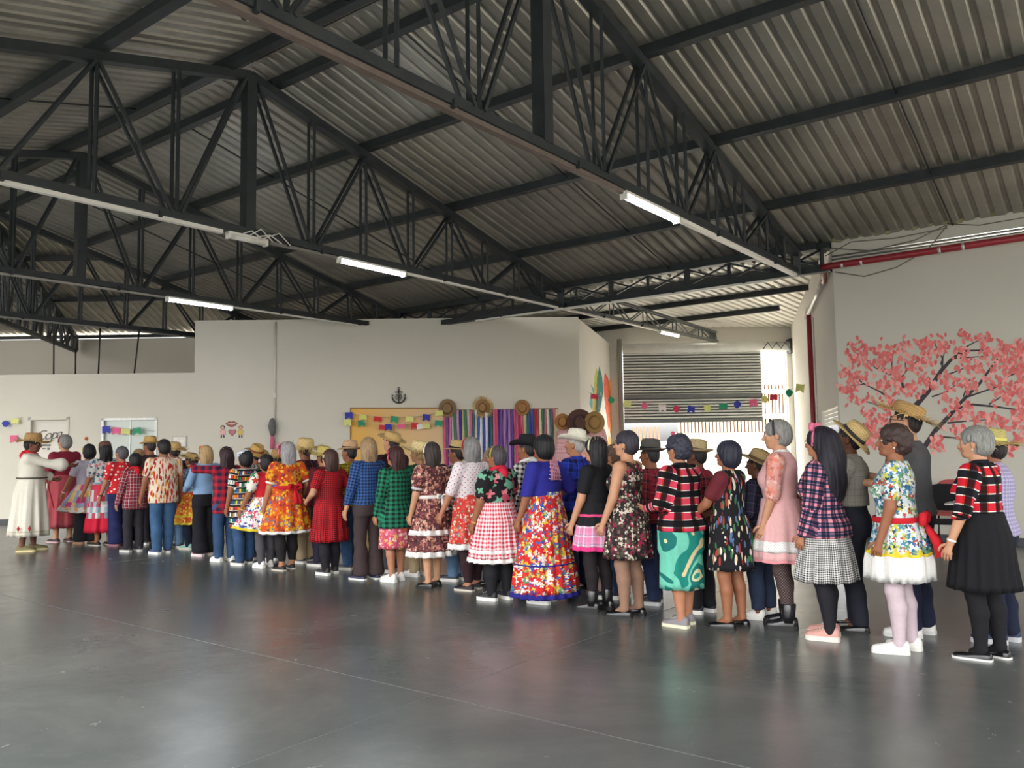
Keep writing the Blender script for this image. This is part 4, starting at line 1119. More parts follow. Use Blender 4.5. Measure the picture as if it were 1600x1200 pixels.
        if k == 'hangsash':
            x0, z0_, z1_ = ex[2]; mb = MB(); rx, ry, cy = body_r(z0_, 0)
            mb.poly([(x0 - .03, cy - ry - .045, z0_), (x0 + .02, cy - ry - .045, z0_), (x0 + .035, cy - ry - .06, z1_), (x0 - .01, cy - ry - .06, z1_ - .03)], (0, -.006, 0)); mb.build('hanging_sash', ex[1], root)
    return root
# ------------------------------------------------------------ things on and by the walls
WR_ = Matrix.Rotation(math.atan2(WBD.y, WBD.x), 3, 'Z')
def wbox(b, x0, y0, x1, y1, d, off=0.0, mi=0):      # slab on the long wall between two picture corners
    A, B_, C_, D_ = wb(x0, y0, off), wb(x1, y0, off), wb(x1, y1, off), wb(x0, y1, off)
    b.poly([D_, C_, B_, A], -WBN * d, mi); return b
# door in the low wall
o = empty('door_1', dl, 0, kind='structure')
def rel(b, root):
    L = root.location; b.v = [tuple(Vector(p) - L) for p in b.v]; return b
def bx3(b, A, B_, z0, z1, y0, y1):   # box along the wall between A and B, depth y0..y1 towards the viewer
    b.poly([onw(A, z0) - WBN * y0, onw(B_, z0) - WBN * y0, onw(B_, z1) - WBN * y0, onw(A, z1) - WBN * y0], -WBN * (y1 - y0)); return b
b = MB(); bx3(b, dl, dl + WBD * .06, 0, dt, -.13, .02); bx3(b, dr - WBD * .06, dr, 0, dt, -.13, .02); bx3(b, dl, dr, dt - .06, dt, -.13, .02)
rel(b, o).build('door_frame', CREAM, o)
dp = rel(bx3(MB(), dl + WBD * .06, dr - WBD * .06, .01, dt - .06, -.12, -.08), o).build('door_leaf', plain((216, 211, 198), .5, 0, .03), o)
b = MB(); hp = dr - WBD * .13 - dl; b.tube([hp + Vector((0, -(-.08), 1.02)), hp + Vector((0, .03, 1.02)), hp + Vector((-.1, .03, 1.02))], .010, 8); b.build('door_handle', STEELW, o)
# lettering on the door
fcv = bpy.data.curves.new('door_lettering', 'FONT'); fcv.body = 'Copa'; fcv.size = .30; fcv.extrude = .004; fcv.shear = .45; fcv.space_character = .82; fcv.offset = -.004
lt = link('door_lettering', fcv, o); p = wb(54, 689, -.07)
lt.matrix_local = Matrix.Translation(p - o.location) @ Matrix.Rotation(math.radians(6), 4, 'Y').inverted() @ WR_.to_4x4() @ Matrix.Rotation(PI / 2, 4, 'X'); fcv.materials.append(plain((96, 84, 72), .6))
b = MB(); wbox(b, 64.5, 694, 79, 697.2, .004, -.075); wbox(b, 66, 700, 71, 702, .004, -.075); wbox(b, 74, 699.5, 77.5, 703, .004, -.075)
rel(b, o).build('door_notice', plain((120, 116, 112), .7), o)
# pass-through window
o = empty('window_1', wl, 0, kind='structure')
b = MB(); f_ = .05
bx3(b, wl, wl + WBD * f_, wbm, wt, -.1, .02); bx3(b, wr_ - WBD * f_, wr_, wbm, wt, -.1, .02); bx3(b, wl, wr_, wt - f_, wt, -.1, .02); bx3(b, wl, wr_, wbm, wbm + f_, -.1, .03)
rel(b, o).build('window_frame', STEELW, o)
gm = NT('mat_frosted_pane', .12, 0, .6); gm.col(S(205, 214, 204)); gm.b.inputs['Transmission Weight'].default_value = .15
mid = wl + (wr_ - wl) * .5
for A, B_ in ((wl + WBD * .05, mid - WBD * .012), (mid + WBD * .012, wr_ - WBD * .05)):
    rel(bx3(MB(), A, B_, wbm + f_, wt - f_, -.06, -.05), o).build('window_pane', gm.m, o)
rel(bx3(MB(), mid - WBD * .012, mid + WBD * .012, wbm + f_, wt - f_, -.07, -.03), o).build('window_mullion', STEELW, o)
rl = MB(); a = wb(160, 676, .03); b_ = wb(244, 675, .03); 
# conduit, sensor box, hanging cover
b = MB(); b.tube([wb(430.5, 503, .02), wb(429.3, 655, .02)], .022, 8); tag(b.build('conduit', CREAM), 'thin white conduit running down the long cream wall', 'pipe')
b = MB(); b.box(wb(429, 618, .02), (.06, .05, .10), WR_); tag(b.build('junction_box', CREAM), 'small white junction box on the conduit', 'box')
hc = empty('hanging_ornament', wb(426, 668, .06), 0, 'grey wrapped bundle with a pink tail hanging below the conduit', 'ornament')
b = MB(); b.tube([(0, -.02, .20), (0, -.03, .15), (.0, -.04, .02), (.01, -.03, -.12), (.0, -.02, -.18)], [.02, .06, .085, .06, .035], 12); b.build('bundle', plain((104, 104, 102), .9, 0, .5, 60, .6), hc)
b = MB(); b.tube([(0, -.02, -.17), (.01, -.03, -.30), (0, -.02, -.46)], [.035, .05, .045], 10); b.build('cloth_tail', cloth((214, 110, 140)), hc)
# orange board with its wooden edge
o = empty('notice_board', wb(548, 638, .0), 0, 'large pale orange panel on the cream wall, left of the striped ribbons', 'panel')
bm = NT('mat_orange_sheet', .7, 0, .3); gp = bm.sep(bm.geo()); bm.col(bm.ramp(bm.math('MULTIPLY_ADD', gp[0], .42, 1.55), [(0, (236, 178, 70)), (.45, (226, 186, 128)), (1, (222, 190, 150))], 'LINEAR'))
rel(wbox(MB(), 549, 638.5, 694, 800, .02, .0), o).build('panel_sheet', bm.m, o)
b = MB(); wbox(b, 547.5, 636.8, 695, 639, .035, .0); wbox(b, 547.2, 637, 549.2, 800, .035, .0); rel(b, o).build('panel_edge', plain((150, 112, 60), .6), o)
# anchor ornament
an = empty('anchor_ornament', wb(623, 619, .03), math.atan2(WBD.y, WBD.x), 'dark metal anchor ornament with a ship wheel, above the orange panel', 'ornament')
am = plain((58, 58, 56), .5, .4)
b = MB(); b.tube([(math.cos(a) * .14, 0, .02 + math.sin(a) * .14 - .03) for a in np.linspace(PI * 1.02, PI * 1.98, 14)], .017, 7); b.tube([(0, 0, .14), (0, 0, -.16)], .014, 7); b.tube([(-.075, 0, .09), (.075, 0, .09)], .013, 7)
b.tube([(math.cos(a) * .024, 0, .165 + math.sin(a) * .026) for a in np.linspace(0, 2 * PI, 10, endpoint=False)], .008, 6, closed=True)
for sg in (-1, 1): b.tube([(sg * .14, 0, .0), (sg * .150, 0, .05), (sg * .115, 0, .0)], [.012, .004, .01], 6)
b.build('anchor', am, an)
b = MB(); b.tube([(math.cos(a) * .062, -.015, -.015 + math.sin(a) * .062) for a in np.linspace(0, 2 * PI, 18, endpoint=False)], .009, 6, closed=True)
for j in range(8): a = j * PI / 4; b.tube([(math.cos(a) * .015, -.015, -.015 + math.sin(a) * .015), (math.cos(a) * .085, -.015, -.015 + math.sin(a) * .085)], .006, 6)
b.build('ship_wheel', plain((120, 116, 108), .5, .3), an)
# stickers: lips, heart, two child figures
def sticker(name, px, py, outline, mat, label, sc, depth=.008):
    o = empty(name, wb(px, py, .0), math.atan2(WBD.y, WBD.x), label, 'sticker', 'cut-out stickers on the cream wall')
    b = MB(); b.poly([(x * sc, -.001, z * sc) for x, z in outline], (0, -depth, 0)); b.build('sheet', mat, o); return o
lips = [(-1, .0), (-.6, .30), (-.25, .42), (0, .30), (.25, .42), (.6, .30), (1, .0), (.6, -.35), (.2, -.55), (-.2, -.55), (-.6, -.35)]
o = sticker('lips_sticker', 362, 662, lips, plain((152, 92, 84), .6), 'dark pink lips sticker above the heart on the cream wall', .135)
b = MB(); b.poly([(x * .135 * .75, -.010, z * .135 * .22 - .002) for x, z in lips], (0, -.003, 0)); b.build('mouth_gap', plain((222, 196, 186), .6), o)
heart = [(math.sin(t) ** 3, (13 * math.cos(t) - 5 * math.cos(2 * t) - 2 * math.cos(3 * t) - math.cos(4 * t)) / 16) for t in np.linspace(0, 2 * PI, 26, endpoint=False)]
o = sticker('heart_sticker', 363, 675.5, heart, plain((128, 84, 90), .6), 'mauve heart sticker between the two small child cut-outs', .085)
b = MB(); b.poly([(x * .068, -.010, z * .068) for x, z in heart], (0, -.003, 0)); b.build('heart_face', plain((190, 116, 122), .6), o)
for px, nm, hairc, dress, lab in ((348, 'girl', (92, 70, 66), (226, 176, 172), 'child figure cut-out in a pale pink dress left of the heart'), (376, 'boy', (168, 120, 80), (214, 186, 104), 'child figure cut-out in a yellow top right of the heart')):
    o = empty('figure_sticker', wb(px, 674, .0), math.atan2(WBD.y, WBD.x), lab, 'sticker', 'cut-out stickers on the cream wall')
    def pl(name, pts, mat, y=-.002): MB().poly([(x, y, z) for x, z in pts], (0, -.006, 0)).build(name, mat, o)
    pl('hair_shape', [(math.cos(a) * .05, .085 + math.sin(a) * .048) for a in np.linspace(0, 2 * PI, 14, endpoint=False)], plain(hairc, .7))
    pl('face_shape', [(math.cos(a) * .032, .075 + math.sin(a) * .030) for a in np.linspace(0, 2 * PI, 12, endpoint=False)], plain((226, 178, 152), .7), -.008)
    pl('clothes_shape', [(-.03, .04), (.03, .04), (.075, .0), (.05, -.02), (.065, -.075), (-.065, -.075), (-.05, -.02), (-.075, .0)], plain(dress, .7))
    for sg in (-1, 1): pl('leg_shape', [(sg * .012, -.075), (sg * .035, -.075), (sg * .045, -.135), (sg * .010, -.135)], plain((80, 84, 98), .7))
# small framed sheet behind the hats
o = empty('framed_sheet', wb(281, 690, 0), math.atan2(WBD.y, WBD.x), 'small pale framed sheet on the cream wall right of the window', 'picture')
MB().box((0, -.010, 0), (.30, .018, .24)).build('frame', plain((190, 182, 168), .6), o); MB().box((0, -.021, 0), (.26, .006, .20)).build('sheet', plain((232, 226, 216), .6), o)

# ribbon curtain
RCc = [(206, 84, 130), (118, 60, 130), (214, 110, 150), (206, 190, 190), (40, 120, 80), (196, 150, 190), (80, 60, 150), (190, 176, 110), (48, 122, 84), (214, 196, 190), (214, 110, 140), (30, 96, 110), (214, 214, 196),
       (60, 90, 170), (226, 226, 230), (58, 72, 160), (222, 222, 230), (40, 50, 100), (24, 90, 110), (214, 96, 128), (222, 86, 120), (90, 50, 130), (110, 60, 150), (170, 120, 190), (104, 58, 150), (176, 130, 196), (96, 52, 136), (220, 90, 140),
       (226, 80, 130), (178, 40, 60), (222, 110, 140), (206, 206, 160), (40, 120, 90), (60, 70, 170), (70, 60, 150), (190, 40, 50), (222, 110, 120), (222, 214, 180), (40, 120, 84), (222, 130, 150), (226, 222, 210), (30, 110, 100), (222, 100, 130), (214, 206, 160)]
cu = empty('ribbon_curtain', wb(693, 641, 0), math.atan2(WBD.y, WBD.x), 'curtain of many coloured hanging crepe ribbons on the cream wall', 'curtain')
wtot = (wb(870, 641) - wb(693, 641)).length; nr_ = len(RCc); ww = wtot / nr_
MB().tube([(-.02, -.03, .0), (wtot + .02, -.03, .0)], .009, 8).build('hanging_rod', plain((150, 120, 80)), cu)
for i, c in enumerate(RCc):
    b = MB(); v = []; fs = []; w2 = ww * rnd.uniform(.95, 1.15); tw = rnd.uniform(-.02, .02); zl = -rnd.uniform(1.75, 1.95)
    for k in range(8):
        z = zl * k / 7; x = (i + .5) * ww + tw * math.sin(k * .9 + i); y = -.035 - .018 * math.sin(k * .8 + i * 1.7) - .006 * (i % 3)
        dy = .008 * math.sin(i * 2.1 + k * .6)
        v += [(x - w2 / 2, y - dy, z), (x + w2 / 2, y + dy, z), (x + w2 / 2, y + dy + .003, z), (x - w2 / 2, y - dy + .003, z)]
    for k in range(7):
        for j in range(4): fs.append((k * 4 + j, k * 4 + (j + 1) % 4, k * 4 + 4 + (j + 1) % 4, k * 4 + 4 + j))
    b.add(v, fs, 0, True); b.build('ribbon', plain(c, .55, 0, .1, 30), cu)

# pink gingham cloth over a rounded stand by the corner
st = empty('draped_stand', (1.42, 16.9, 0), 0, 'rounded stand draped in small pink and white checked cloth by the wall corner', 'stand')
v = []; n = 56
for i, z in enumerate((0.02, .4, .9, 1.4, 1.75, 1.95, 2.05, 2.08)):
    R_ = (.68, .66, .62, .56, .50, .40, .2, .02)[i]
    for j in range(n):
        a = 2 * PI * j / n; r = R_ * (1 + .045 * math.sin(11 * a + .6 * math.sin(2 * a)) * (1 - i / 8)); v.append((math.cos(a) * r, math.sin(a) * r * .42, z))
q = grid_quads(8, n); P = np.array(v)[q]
link('draped_cloth', fast_mesh('draped_cloth', v, q, [plaid(.028, [(0, (206, 110, 122)), (.5, (240, 214, 212))])], np.stack([np.arctan2(P[..., 1], P[..., 0]) * .6, P[..., 2]], -1)), st)
def wallhat(kind, P, label, mat, band, fringe=False, sc=1.25, spin=0, grp='hats hung up for decoration', nm=None, pitch=90):
    M = Matrix.Translation(P) @ Matrix.Rotation(math.radians(pitch), 4, 'X') @ Matrix.Rotation(spin, 4, 'Z')
    return add_hat(None, kind, mat, M, band, fringe, sc, (label, grp, nm or 'straw_hat'))
wallhat('flat', wb(699, 638, .06), 'worn straw hat at the left top corner of the ribbon curtain', straw((150, 122, 86)), cloth((110, 84, 60)), False, 1.15)
wallhat('frayed', wb(754, 637, .06), 'frayed straw hat above the middle of the ribbon curtain', straw((168, 130, 86)), cloth((90, 62, 44)), True, .95)
wallhat('flat', wb(816, 637, .06), 'straw hat with a red edge above the right part of the ribbon curtain', straw((176, 130, 84)), cloth((170, 40, 40)), False, 1.0)
Ms = (1.0, 16.62)
def atY(px, py, Y): return at_plane(px, py, Vector((0, Y, 0)), Vector((0, 1, 0)))
wallhat('flat', atY(879, 659, 16.58), 'small round straw hat with a dangling cord on the checked stand', straw((170, 120, 70)), cloth((100, 66, 40)), False, .95)
wallhat('cowboy', atY(906, 661, 16.55), 'dark brown cowboy hat between two straw hats on the checked stand', felt((92, 66, 56)), cloth((50, 50, 92)), False, 1.45, .2, nm='cowboy_hat')
wallhat('flat', atY(929, 660, 16.40), 'larger round straw hat at the right end of the checked stand', straw((156, 122, 74)), cloth((140, 104, 62)), False, 1.25)
MB().tube([atY(878, 668, 16.55), atY(877, 684, 16.5)], .008, 6)

# bunting
FLC = dict(b=(44, 52, 168), y=(222, 222, 130), p=(232, 96, 140), g=(24, 146, 104), r=(214, 50, 84), w=(236, 226, 222), d=(206, 40, 44))
FLN = dict(b='blue', y='yellow', p='pink', g='green', r='crimson', w='white', d='red')
FM = {k: plain(c, .6, 0, .06) for k, c in FLC.items()}
def bunting(items, pts3, label, size=.2):
    root = empty('bunting', pts3[0], 0, label, 'bunting', 'paper flag strings')
    MB().tube([p - pts3[0] for p in pts3], .004, 5).build('string', plain((200, 196, 180)), root)
    for (P, k, shp, rot) in items:
        s_ = size; b = MB()
        if shp == 'f': o_ = [(-.5, .5), (.5, .5), (.5, -.5), (0, -.2), (-.5, -.5)]
        elif shp == 'd': o_ = [(0, .5), (.42, .25), (.5, 0), (.2, -.42), (0, -.5), (-.2, -.42), (-.5, 0), (-.42, .25)]
        elif shp == 'o': o_ = [(math.cos(a) * .46, math.sin(a) * .46) for a in np.linspace(0, 2 * PI, 12, endpoint=False)]
        else: o_ = [(-.52, .36), (.52, .36), (.52, -.36), (.1, -.28), (-.52, -.36)]
        cr, sr = math.cos(rot), math.sin(rot)
        b.poly([((x * cr - z * sr) * s_, .012 * math.sin(x * 3), (x * sr + z * cr) * s_) for x, z in o_][::-1], (0, -.002, 0))
        f = b.build('paper_flag', FM[k], root); f.location = P - pts3[0]; f.rotation_euler = (rnd.uniform(-.12, .12), 0, rnd.uniform(-.15, .15)); f['label'] = FLN[k] + ' paper flag'
    return root
def hung(lst, Yf, ends, label, size=.2, dz=0):
    P = [(Yf(x, y), k, s_, rnd.uniform(-.15, .15)) for x, y, k, s_ in lst]
    pts = [ends[0]] + [p[0] + Vector((0, .004, size * .35)) for p in P] + [ends[1]]
    return bunting(P, pts, label, size)
def yl(Y0, Y1, x0, x1): return lambda x, y: atY(x, y, Y0 + (Y1 - Y0) * (x - x0) / (x1 - x0))
F1 = yl(18.6, 15.6, 925, 1252)
hung([(929, 620, 'r', 's'), (955, 625, 'g', 'o'), (980, 632, 'y', 'f'), (1007, 634, 'p', 'd'), (1035, 638, 'w', 'f'), (1057, 639, 'r', 'o'), (1080, 640, 'b', 'f'), (1105, 638, 'y', 'd'), (1130, 635, 'g', 's'), (1152, 632, 'b', 'd'),
      (1177, 630, 'p', 'f'), (1195, 624, 'y', 'o'), (1209, 621, 'r', 's'), (1233, 614, 'g', 'd'), (1250, 607, 'y', 'f')], F1, (ws(918, 612, .01), pw(1258, 600, .01)), 'string of paper flags stretched across the half-open roller door', .165)
WBf = lambda o_: (lambda x, y: wb(x, y, o_))
hung([(545, 650, 'b', 'f'), (567, 652, 'y', 's'), (590, 655, 'd', 's'), (616, 656, 'g', 'f'), (640, 655, 'y', 's'), (666, 653, 'b', 'f'), (686, 646, 'y', 's')], WBf(.10), (wb(534, 645, .02), wb(697, 640, .03)), 'upper string of paper flags across the orange panel', .16)
hung([(543, 661, 'y', 'f'), (565, 662, 'g', 'f'), (598, 668, 'd', 's'), (607, 668, 'b', 'f'), (627, 666, 'p', 's'), (648, 666, 'd', 'f'), (657, 667, 'w', 's'), (666, 666, 'y', 's'), (685, 662, 'g', 'f')], WBf(.16), (wb(534, 655, .02), wb(697, 655, .04)), 'lower string of paper flags across the orange panel', .15)
hung([(166, 672, 'b', 'f'), (182, 674, 'p', 'f'), (196, 674.5, 'y', 's'), (214, 674, 'g', 'f')], WBf(.08), (wb(158, 668, .03), wb(243, 674, .03)), 'short string of paper flags across the window', .165)
hung([(-14, 668, 'g', 'f'), (9, 662, 'b', 'd'), (23, 658, 'y', 's')], WBf(.08), (wb(-30, 672, .02), wb(36, 652, .02)), 'end of a paper flag string left of the door', .15)
b = MB()
o = empty('paper_flag', wb(21.5, 686, .02), 0, 'single pink paper flag stuck left of the door, under the yellow one', 'flag'); MB().poly([(-.08, 0, .08), (-.08, 0, -.08), (0, 0, -.04), (.08, 0, -.08), (.08, 0, .08)], (0, -.003, 0)).build('paper', FM['p'], o)

# paint splash mural on the box side wall (flat painting: thin layers of paint)
mu = empty('paint_splash_mural', ws(935, 640, 0), 0, 'painted splash of coloured brush strokes on the side wall by the roller door', 'mural')
def stroke(pts, c, off=.004):
    P = [ws(x, y, off) - mu.location for x, y in pts]; MB().poly(P, -WSN * .001).build('brush_stroke', plain(c, .7, 0, .2, 9), mu)
for pts, c in (([(926, 640), (929, 590), (932, 574), (936, 590), (934, 645), (930, 662)], (178, 182, 62)), ([(930, 638), (933, 590), (936.5, 572), (941, 590), (943, 612), (938, 640), (934, 650)], (42, 112, 108)), ([(923, 600), (927, 606), (929, 620), (926, 612)], (84, 150, 176)),
               ([(927, 655), (930, 600), (933, 604), (932, 660)], (226, 168, 70)), ([(943, 600), (945, 582), (950, 590), (954, 620), (954.5, 660), (951, 672), (946, 640)], (222, 100, 80)), ([(950, 600), (955, 590), (957, 640), (956, 685), (953, 675)], (232, 150, 70)),
               ([(928, 690), (931, 650), (935, 640), (938, 612), (943, 620), (948, 650), (950, 690), (944, 700), (936, 690)], (238, 234, 228)), ([(924, 668), (927, 650), (930, 655), (929, 680)], (214, 150, 120)), ([(931, 672), (934, 655), (936, 668), (934, 684)], (196, 120, 110)),
               ([(938, 690), (941, 660), (944, 690), (942, 705)], (222, 200, 120)), ([(947, 700), (951, 680), (956, 690), (957, 730), (951, 726)], (238, 176, 90)), ([(921, 630), (924, 612), (926, 630), (925, 642)], (70, 150, 160))): stroke(pts, c)

# cherry tree mural (flat painting on the right wall)
ct = empty('cherry_tree_mural', wr(1440, 690), 0, 'painted cherry tree with dark branches and pink petals on the right wall', 'mural')
BR = [([(1426, 828), (1428, 770), (1436, 720), (1442, 703)], 15, 8), ([(1434, 730), (1428, 690), (1425, 638)], 8, 7), ([(1428, 760), (1412, 725), (1400, 698)], 5, 3), ([(1440, 705), (1462, 672), (1485, 648), (1500, 630), (1530, 600), (1552, 570), (1564, 553)], 7.5, 2), ([(1425, 640), (1450, 612), (1470, 580), (1486, 562), (1510, 548), (1545, 547)], 8, 2), ([(1486, 562), (1505, 545), (1522, 535), (1535, 530)], 3, 1), ([(1472, 578), (1473, 560), (1462, 540), (1459, 533)], 3, 1),
      ([(1470, 570), (1476, 550)], 2.5, 1), ([(1490, 560), (1520, 558), (1540, 556)], 2.5, 1), ([(1412, 610), (1408, 590), (1415, 580), (1436, 562)], 4, 1.5), ([(1408, 592), (1392, 585), (1368, 575), (1352, 560)], 3, 1), ([(1392, 640), (1395, 625), (1375, 612), (1350, 600), (1330, 603)], 4, 1), ([(1350, 600), (1325, 580)], 2.5, 1),
      ([(1395, 655), (1388, 643), (1368, 632), (1345, 625)], 3, 1), ([(1456, 620), (1480, 612), (1497, 598)], 2.5, 1), ([(1474, 588), (1500, 578), (1512, 573)], 2.5, 1), ([(1506, 622), (1535, 612), (1560, 604), (1570, 590)], 3, 1), ([(1490, 640), (1520, 632), (1560, 636), (1600, 642)], 4, 2), ([(1480, 661), (1510, 658), (1540, 656)], 3, 1),
      ([(1465, 682), (1490, 684), (1515, 690)], 3, 1.5), ([(1545, 632), (1580, 610)], 2.5, 1), ([(1600, 642), (1650, 628), (1700, 622), (1740, 600)], 3, 1), ([(1570, 590), (1620, 570), (1660, 560)], 2.5, 1), ([(1650, 628), (1690, 650), (1720, 668)], 2.5, 1), ([(1505, 620), (1515, 592)], 2, 1), ([(1400, 700), (1396, 680), (1392, 650)], 3, 2), ([(1415, 575), (1414, 560)], 2, 1), ([(1385, 585), (1378, 562)], 2, 1), ([(1393, 575), (1395, 555)], 2, 1)]
bc = plain((66, 56, 62), .8, 0, .25, 9)
for i, (pts, w0, w1) in enumerate(BR):
    b = MB(); P = [wr(x, y, .003 + .0004 * (i % 3)) - ct.location for x, y in pts]; k = 12.6 / F_PX; v = []
    for j, p in enumerate(P):
        t_ = (P[min(j + 1, len(P) - 1)] - P[max(j - 1, 0)]).normalized(); nn = t_.cross(DU).normalized(); w = (w0 + (w1 - w0) * j / (len(P) - 1)) * k / 2
        v += [p + nn * w, p - nn * w]
    b.add(v, [(2 * j, 2 * j + 1, 2 * j + 3, 2 * j + 2) for j in range(len(P) - 1)]); b.build('branch', bc, ct)
CL = [(1345, 545, 14, 14), (1350, 565, 14, 12), (1388, 552, 16, 14), (1392, 575, 18, 14), (1414, 550, 14, 14), (1322, 585, 14, 16), (1340, 592, 16, 12), (1325, 608, 14, 10), (1345, 625, 20, 9), (1378, 600, 16, 10), (1400, 592, 14, 12), (1428, 572, 18, 12), (1442, 538, 18, 12), (1458, 545, 14, 14), (1473, 540, 8, 10), (1448, 565, 16, 10), (1500, 550, 16, 12), (1510, 524, 8, 6),
      (1535, 528, 12, 8), (1540, 552, 14, 8), (1510, 572, 14, 10), (1558, 562, 14, 18), (1568, 552, 12, 14), (1585, 570, 18, 14), (1415, 608, 14, 10), (1432, 602, 16, 12), (1455, 595, 14, 10), (1488, 600, 16, 14), (1515, 605, 14, 14), (1478, 625, 8, 10), (1500, 632, 12, 8), (1560, 600, 20, 14), (1575, 622, 16, 12), (1590, 605, 12, 14), (1595, 630, 10, 10), (1357, 650, 14, 10), (1350, 668, 14, 10), (1380, 655, 16, 12),
      (1372, 672, 18, 14), (1386, 630, 12, 10), (1505, 648, 14, 12), (1540, 652, 18, 10), (1500, 674, 12, 12), (1565, 660, 16, 12), (1595, 655, 10, 12), (1510, 695, 12, 14), (1540, 680, 14, 10), (1592, 545, 12, 12), (1330, 560, 8, 8), (1360, 690, 14, 10), (1590, 690, 8, 12), (1465, 690, 10, 16), (1375, 560, 8, 12), (1530, 575, 6, 6), (1575, 700, 10, 10)] + [(1600 + 26 * (i % 6), 545 + 34 * (i // 6) + 10 * (i % 2), 16, 13) for i in range(24)]
PM = [plain(c, .75, 0, .15, 14) for c in ((226, 128, 122), (212, 100, 98), (236, 162, 154), (220, 114, 110))]
PTS = []
for x, y, sx, sy in CL:
    for k in range(int(12 + sx * sy / 15)): PTS.append((x + rnd.gauss(0, sx * .62), y + rnd.gauss(0, sy * .62)))
PTS = [p for p in PTS if 1308 < p[0] < 1770]; PTS.sort(key=lambda p: p[0] > 1605 or rnd.random())
peta = []
for i, (x, y) in enumerate(PTS):
    c = wr(x, y, .0055 + .0015 * rnd.random()) - ct.location; a = rnd.uniform(-.9, .9) + PI / 2; L = rnd.uniform(.030, .048); W = L * .55
    o_ = [DQ * -(math.cos(a) * L * math.cos(t) - math.sin(a) * W * math.sin(t)) + Vector((0, 0, math.sin(a) * L * math.cos(t) + math.cos(a) * W * math.sin(t))) for t in np.linspace(0, 2 * PI, 9, endpoint=False)]
    peta.append((c, o_, rnd.randrange(4)))
for c, o_, m_ in peta[:300]: MB().poly([p for p in o_], -DU * .0006).build('petal', PM[m_], ct).location = c
b = MB()
for c, o_, m_ in peta[300:]: b.poly([c + p for p in o_], -DU * .0006, m_)
b.build('petals', PM, ct)['kind'] = 'stuff'

# red pipe, brackets and thin conduits on the right wall and the passage wall
RP = empty('red_pipe', wr(1300, 418, .06), 0, 'dark red fire pipe along the right wall bending down the passage wall', 'pipe')
P = lambda v: v - RP.location
b = MB(); pA = wr(2100, 296, .06); pB = wr(1296, 416, .06); pC = PW0 + PWD * .12 - PWN * .0; c0 = pw(1287, 418, .07); c1 = pw(1287, 440, .07)
b.tube([P(pA), P(pB), P(pB + DQ * .10), P(Vector((c0.x - .02, c0.y - .05, pB.z - .06))), P(c1)], .052, 12); b.build('long_run', REDP, RP)
d0 = pw(1263.5, 490, .07); d1 = pw(1275, 790, .07); d1 = Vector((d0.x, d0.y, .03))
MB().tube([P(d0), P(d1)], .05, 12).build('down_pipe', REDP, RP)
for px in (1316, 1346, 1468, 1505): MB().tube([P(wr(px, 416 - (px - 1300) * .15, .055)) - DQ * .02, P(wr(px, 416 - (px - 1300) * .15, .055)) + DQ * .02], .058, 12).build('pipe_clamp', STEELW, RP)
tag(MB().tube([c1, (c1 + d0) / 2 - PWN * .02, d0], .045, 12).build('pipe_joint', STEELW), 'pale slanting pipe piece joining the two runs of the red pipe', 'pipe')
br = empty('pipe_bracket', d0, 0, 'white metal bracket frame around the slanting piece of the red pipe', 'bracket')
b = MB(); n1 = c1 - d0
for e in (-.12, .12): b.bar(PWD * e - PWN * .05, n1 + PWD * e - PWN * .05, .025, .025)
for p in (Vector((0, 0, 0)), n1): b.bar(p - PWD * .28 - PWN * .06 + Vector((0, 0, .06)), p + PWD * .28 - PWN * .06 - Vector((0, 0, .06)), .03, .03)
b.build('bracket_bars', plain((206, 200, 194), .5, .2), br)
e0 = pw(1270, 495, .05); tag(MB().tube([e0, Vector((e0.x, e0.y, .6))], .017, 8).build('thin_conduit', STEELW), 'thin grey conduit beside the vertical red pipe', 'pipe')
for dy, lab in ((-9, 'upper thin grey conduit above the red pipe on the right wall'), (-14, 'topmost thin grey conduit near the roof edge on the right wall')):
    tag(MB().tube([wr(2100, 296 + dy, .03), wr(1300, 415 + dy, .03)], .014, 6).build('thin_conduit', plain((128, 126, 120), .5)), lab, 'pipe')
for pts, lab in (([(1300, 388), (1360, 392), (1430, 375), (1478, 352)], 'loose wire looping from the roof corner to the wall top'), ([(1305, 425), (1350, 432), (1400, 418), (1450, 390), (1480, 352)], 'loose wire sagging below the red pipe'), ([(1480, 350), (1530, 352), (1600, 340)], 'loose wire along the eave at right'), ([(1290, 400), (1330, 378), (1400, 372), (1480, 356)], 'thin wire from the girder end up to the eave')):
    tag(MB().tube([wr(x, y, .05) for x, y in pts], .008, 5).build('loose_wire', plain((110, 104, 92))), lab, 'wire')
# mortar lump line under the eave
b = MB(); x = 1300
pts = []
for i in range(40):
    p = wr(1296 + i * 8.2, 378 - i * 1.33 - rnd.uniform(0, 5), .01); pts.append(p)
b.tube(pts, [rnd.uniform(.02, .05) for _ in pts], 7); o = b.build('trim_4', plain((150, 144, 112), .9, 0, .3, 8, .5)); o['kind'] = 'structure'

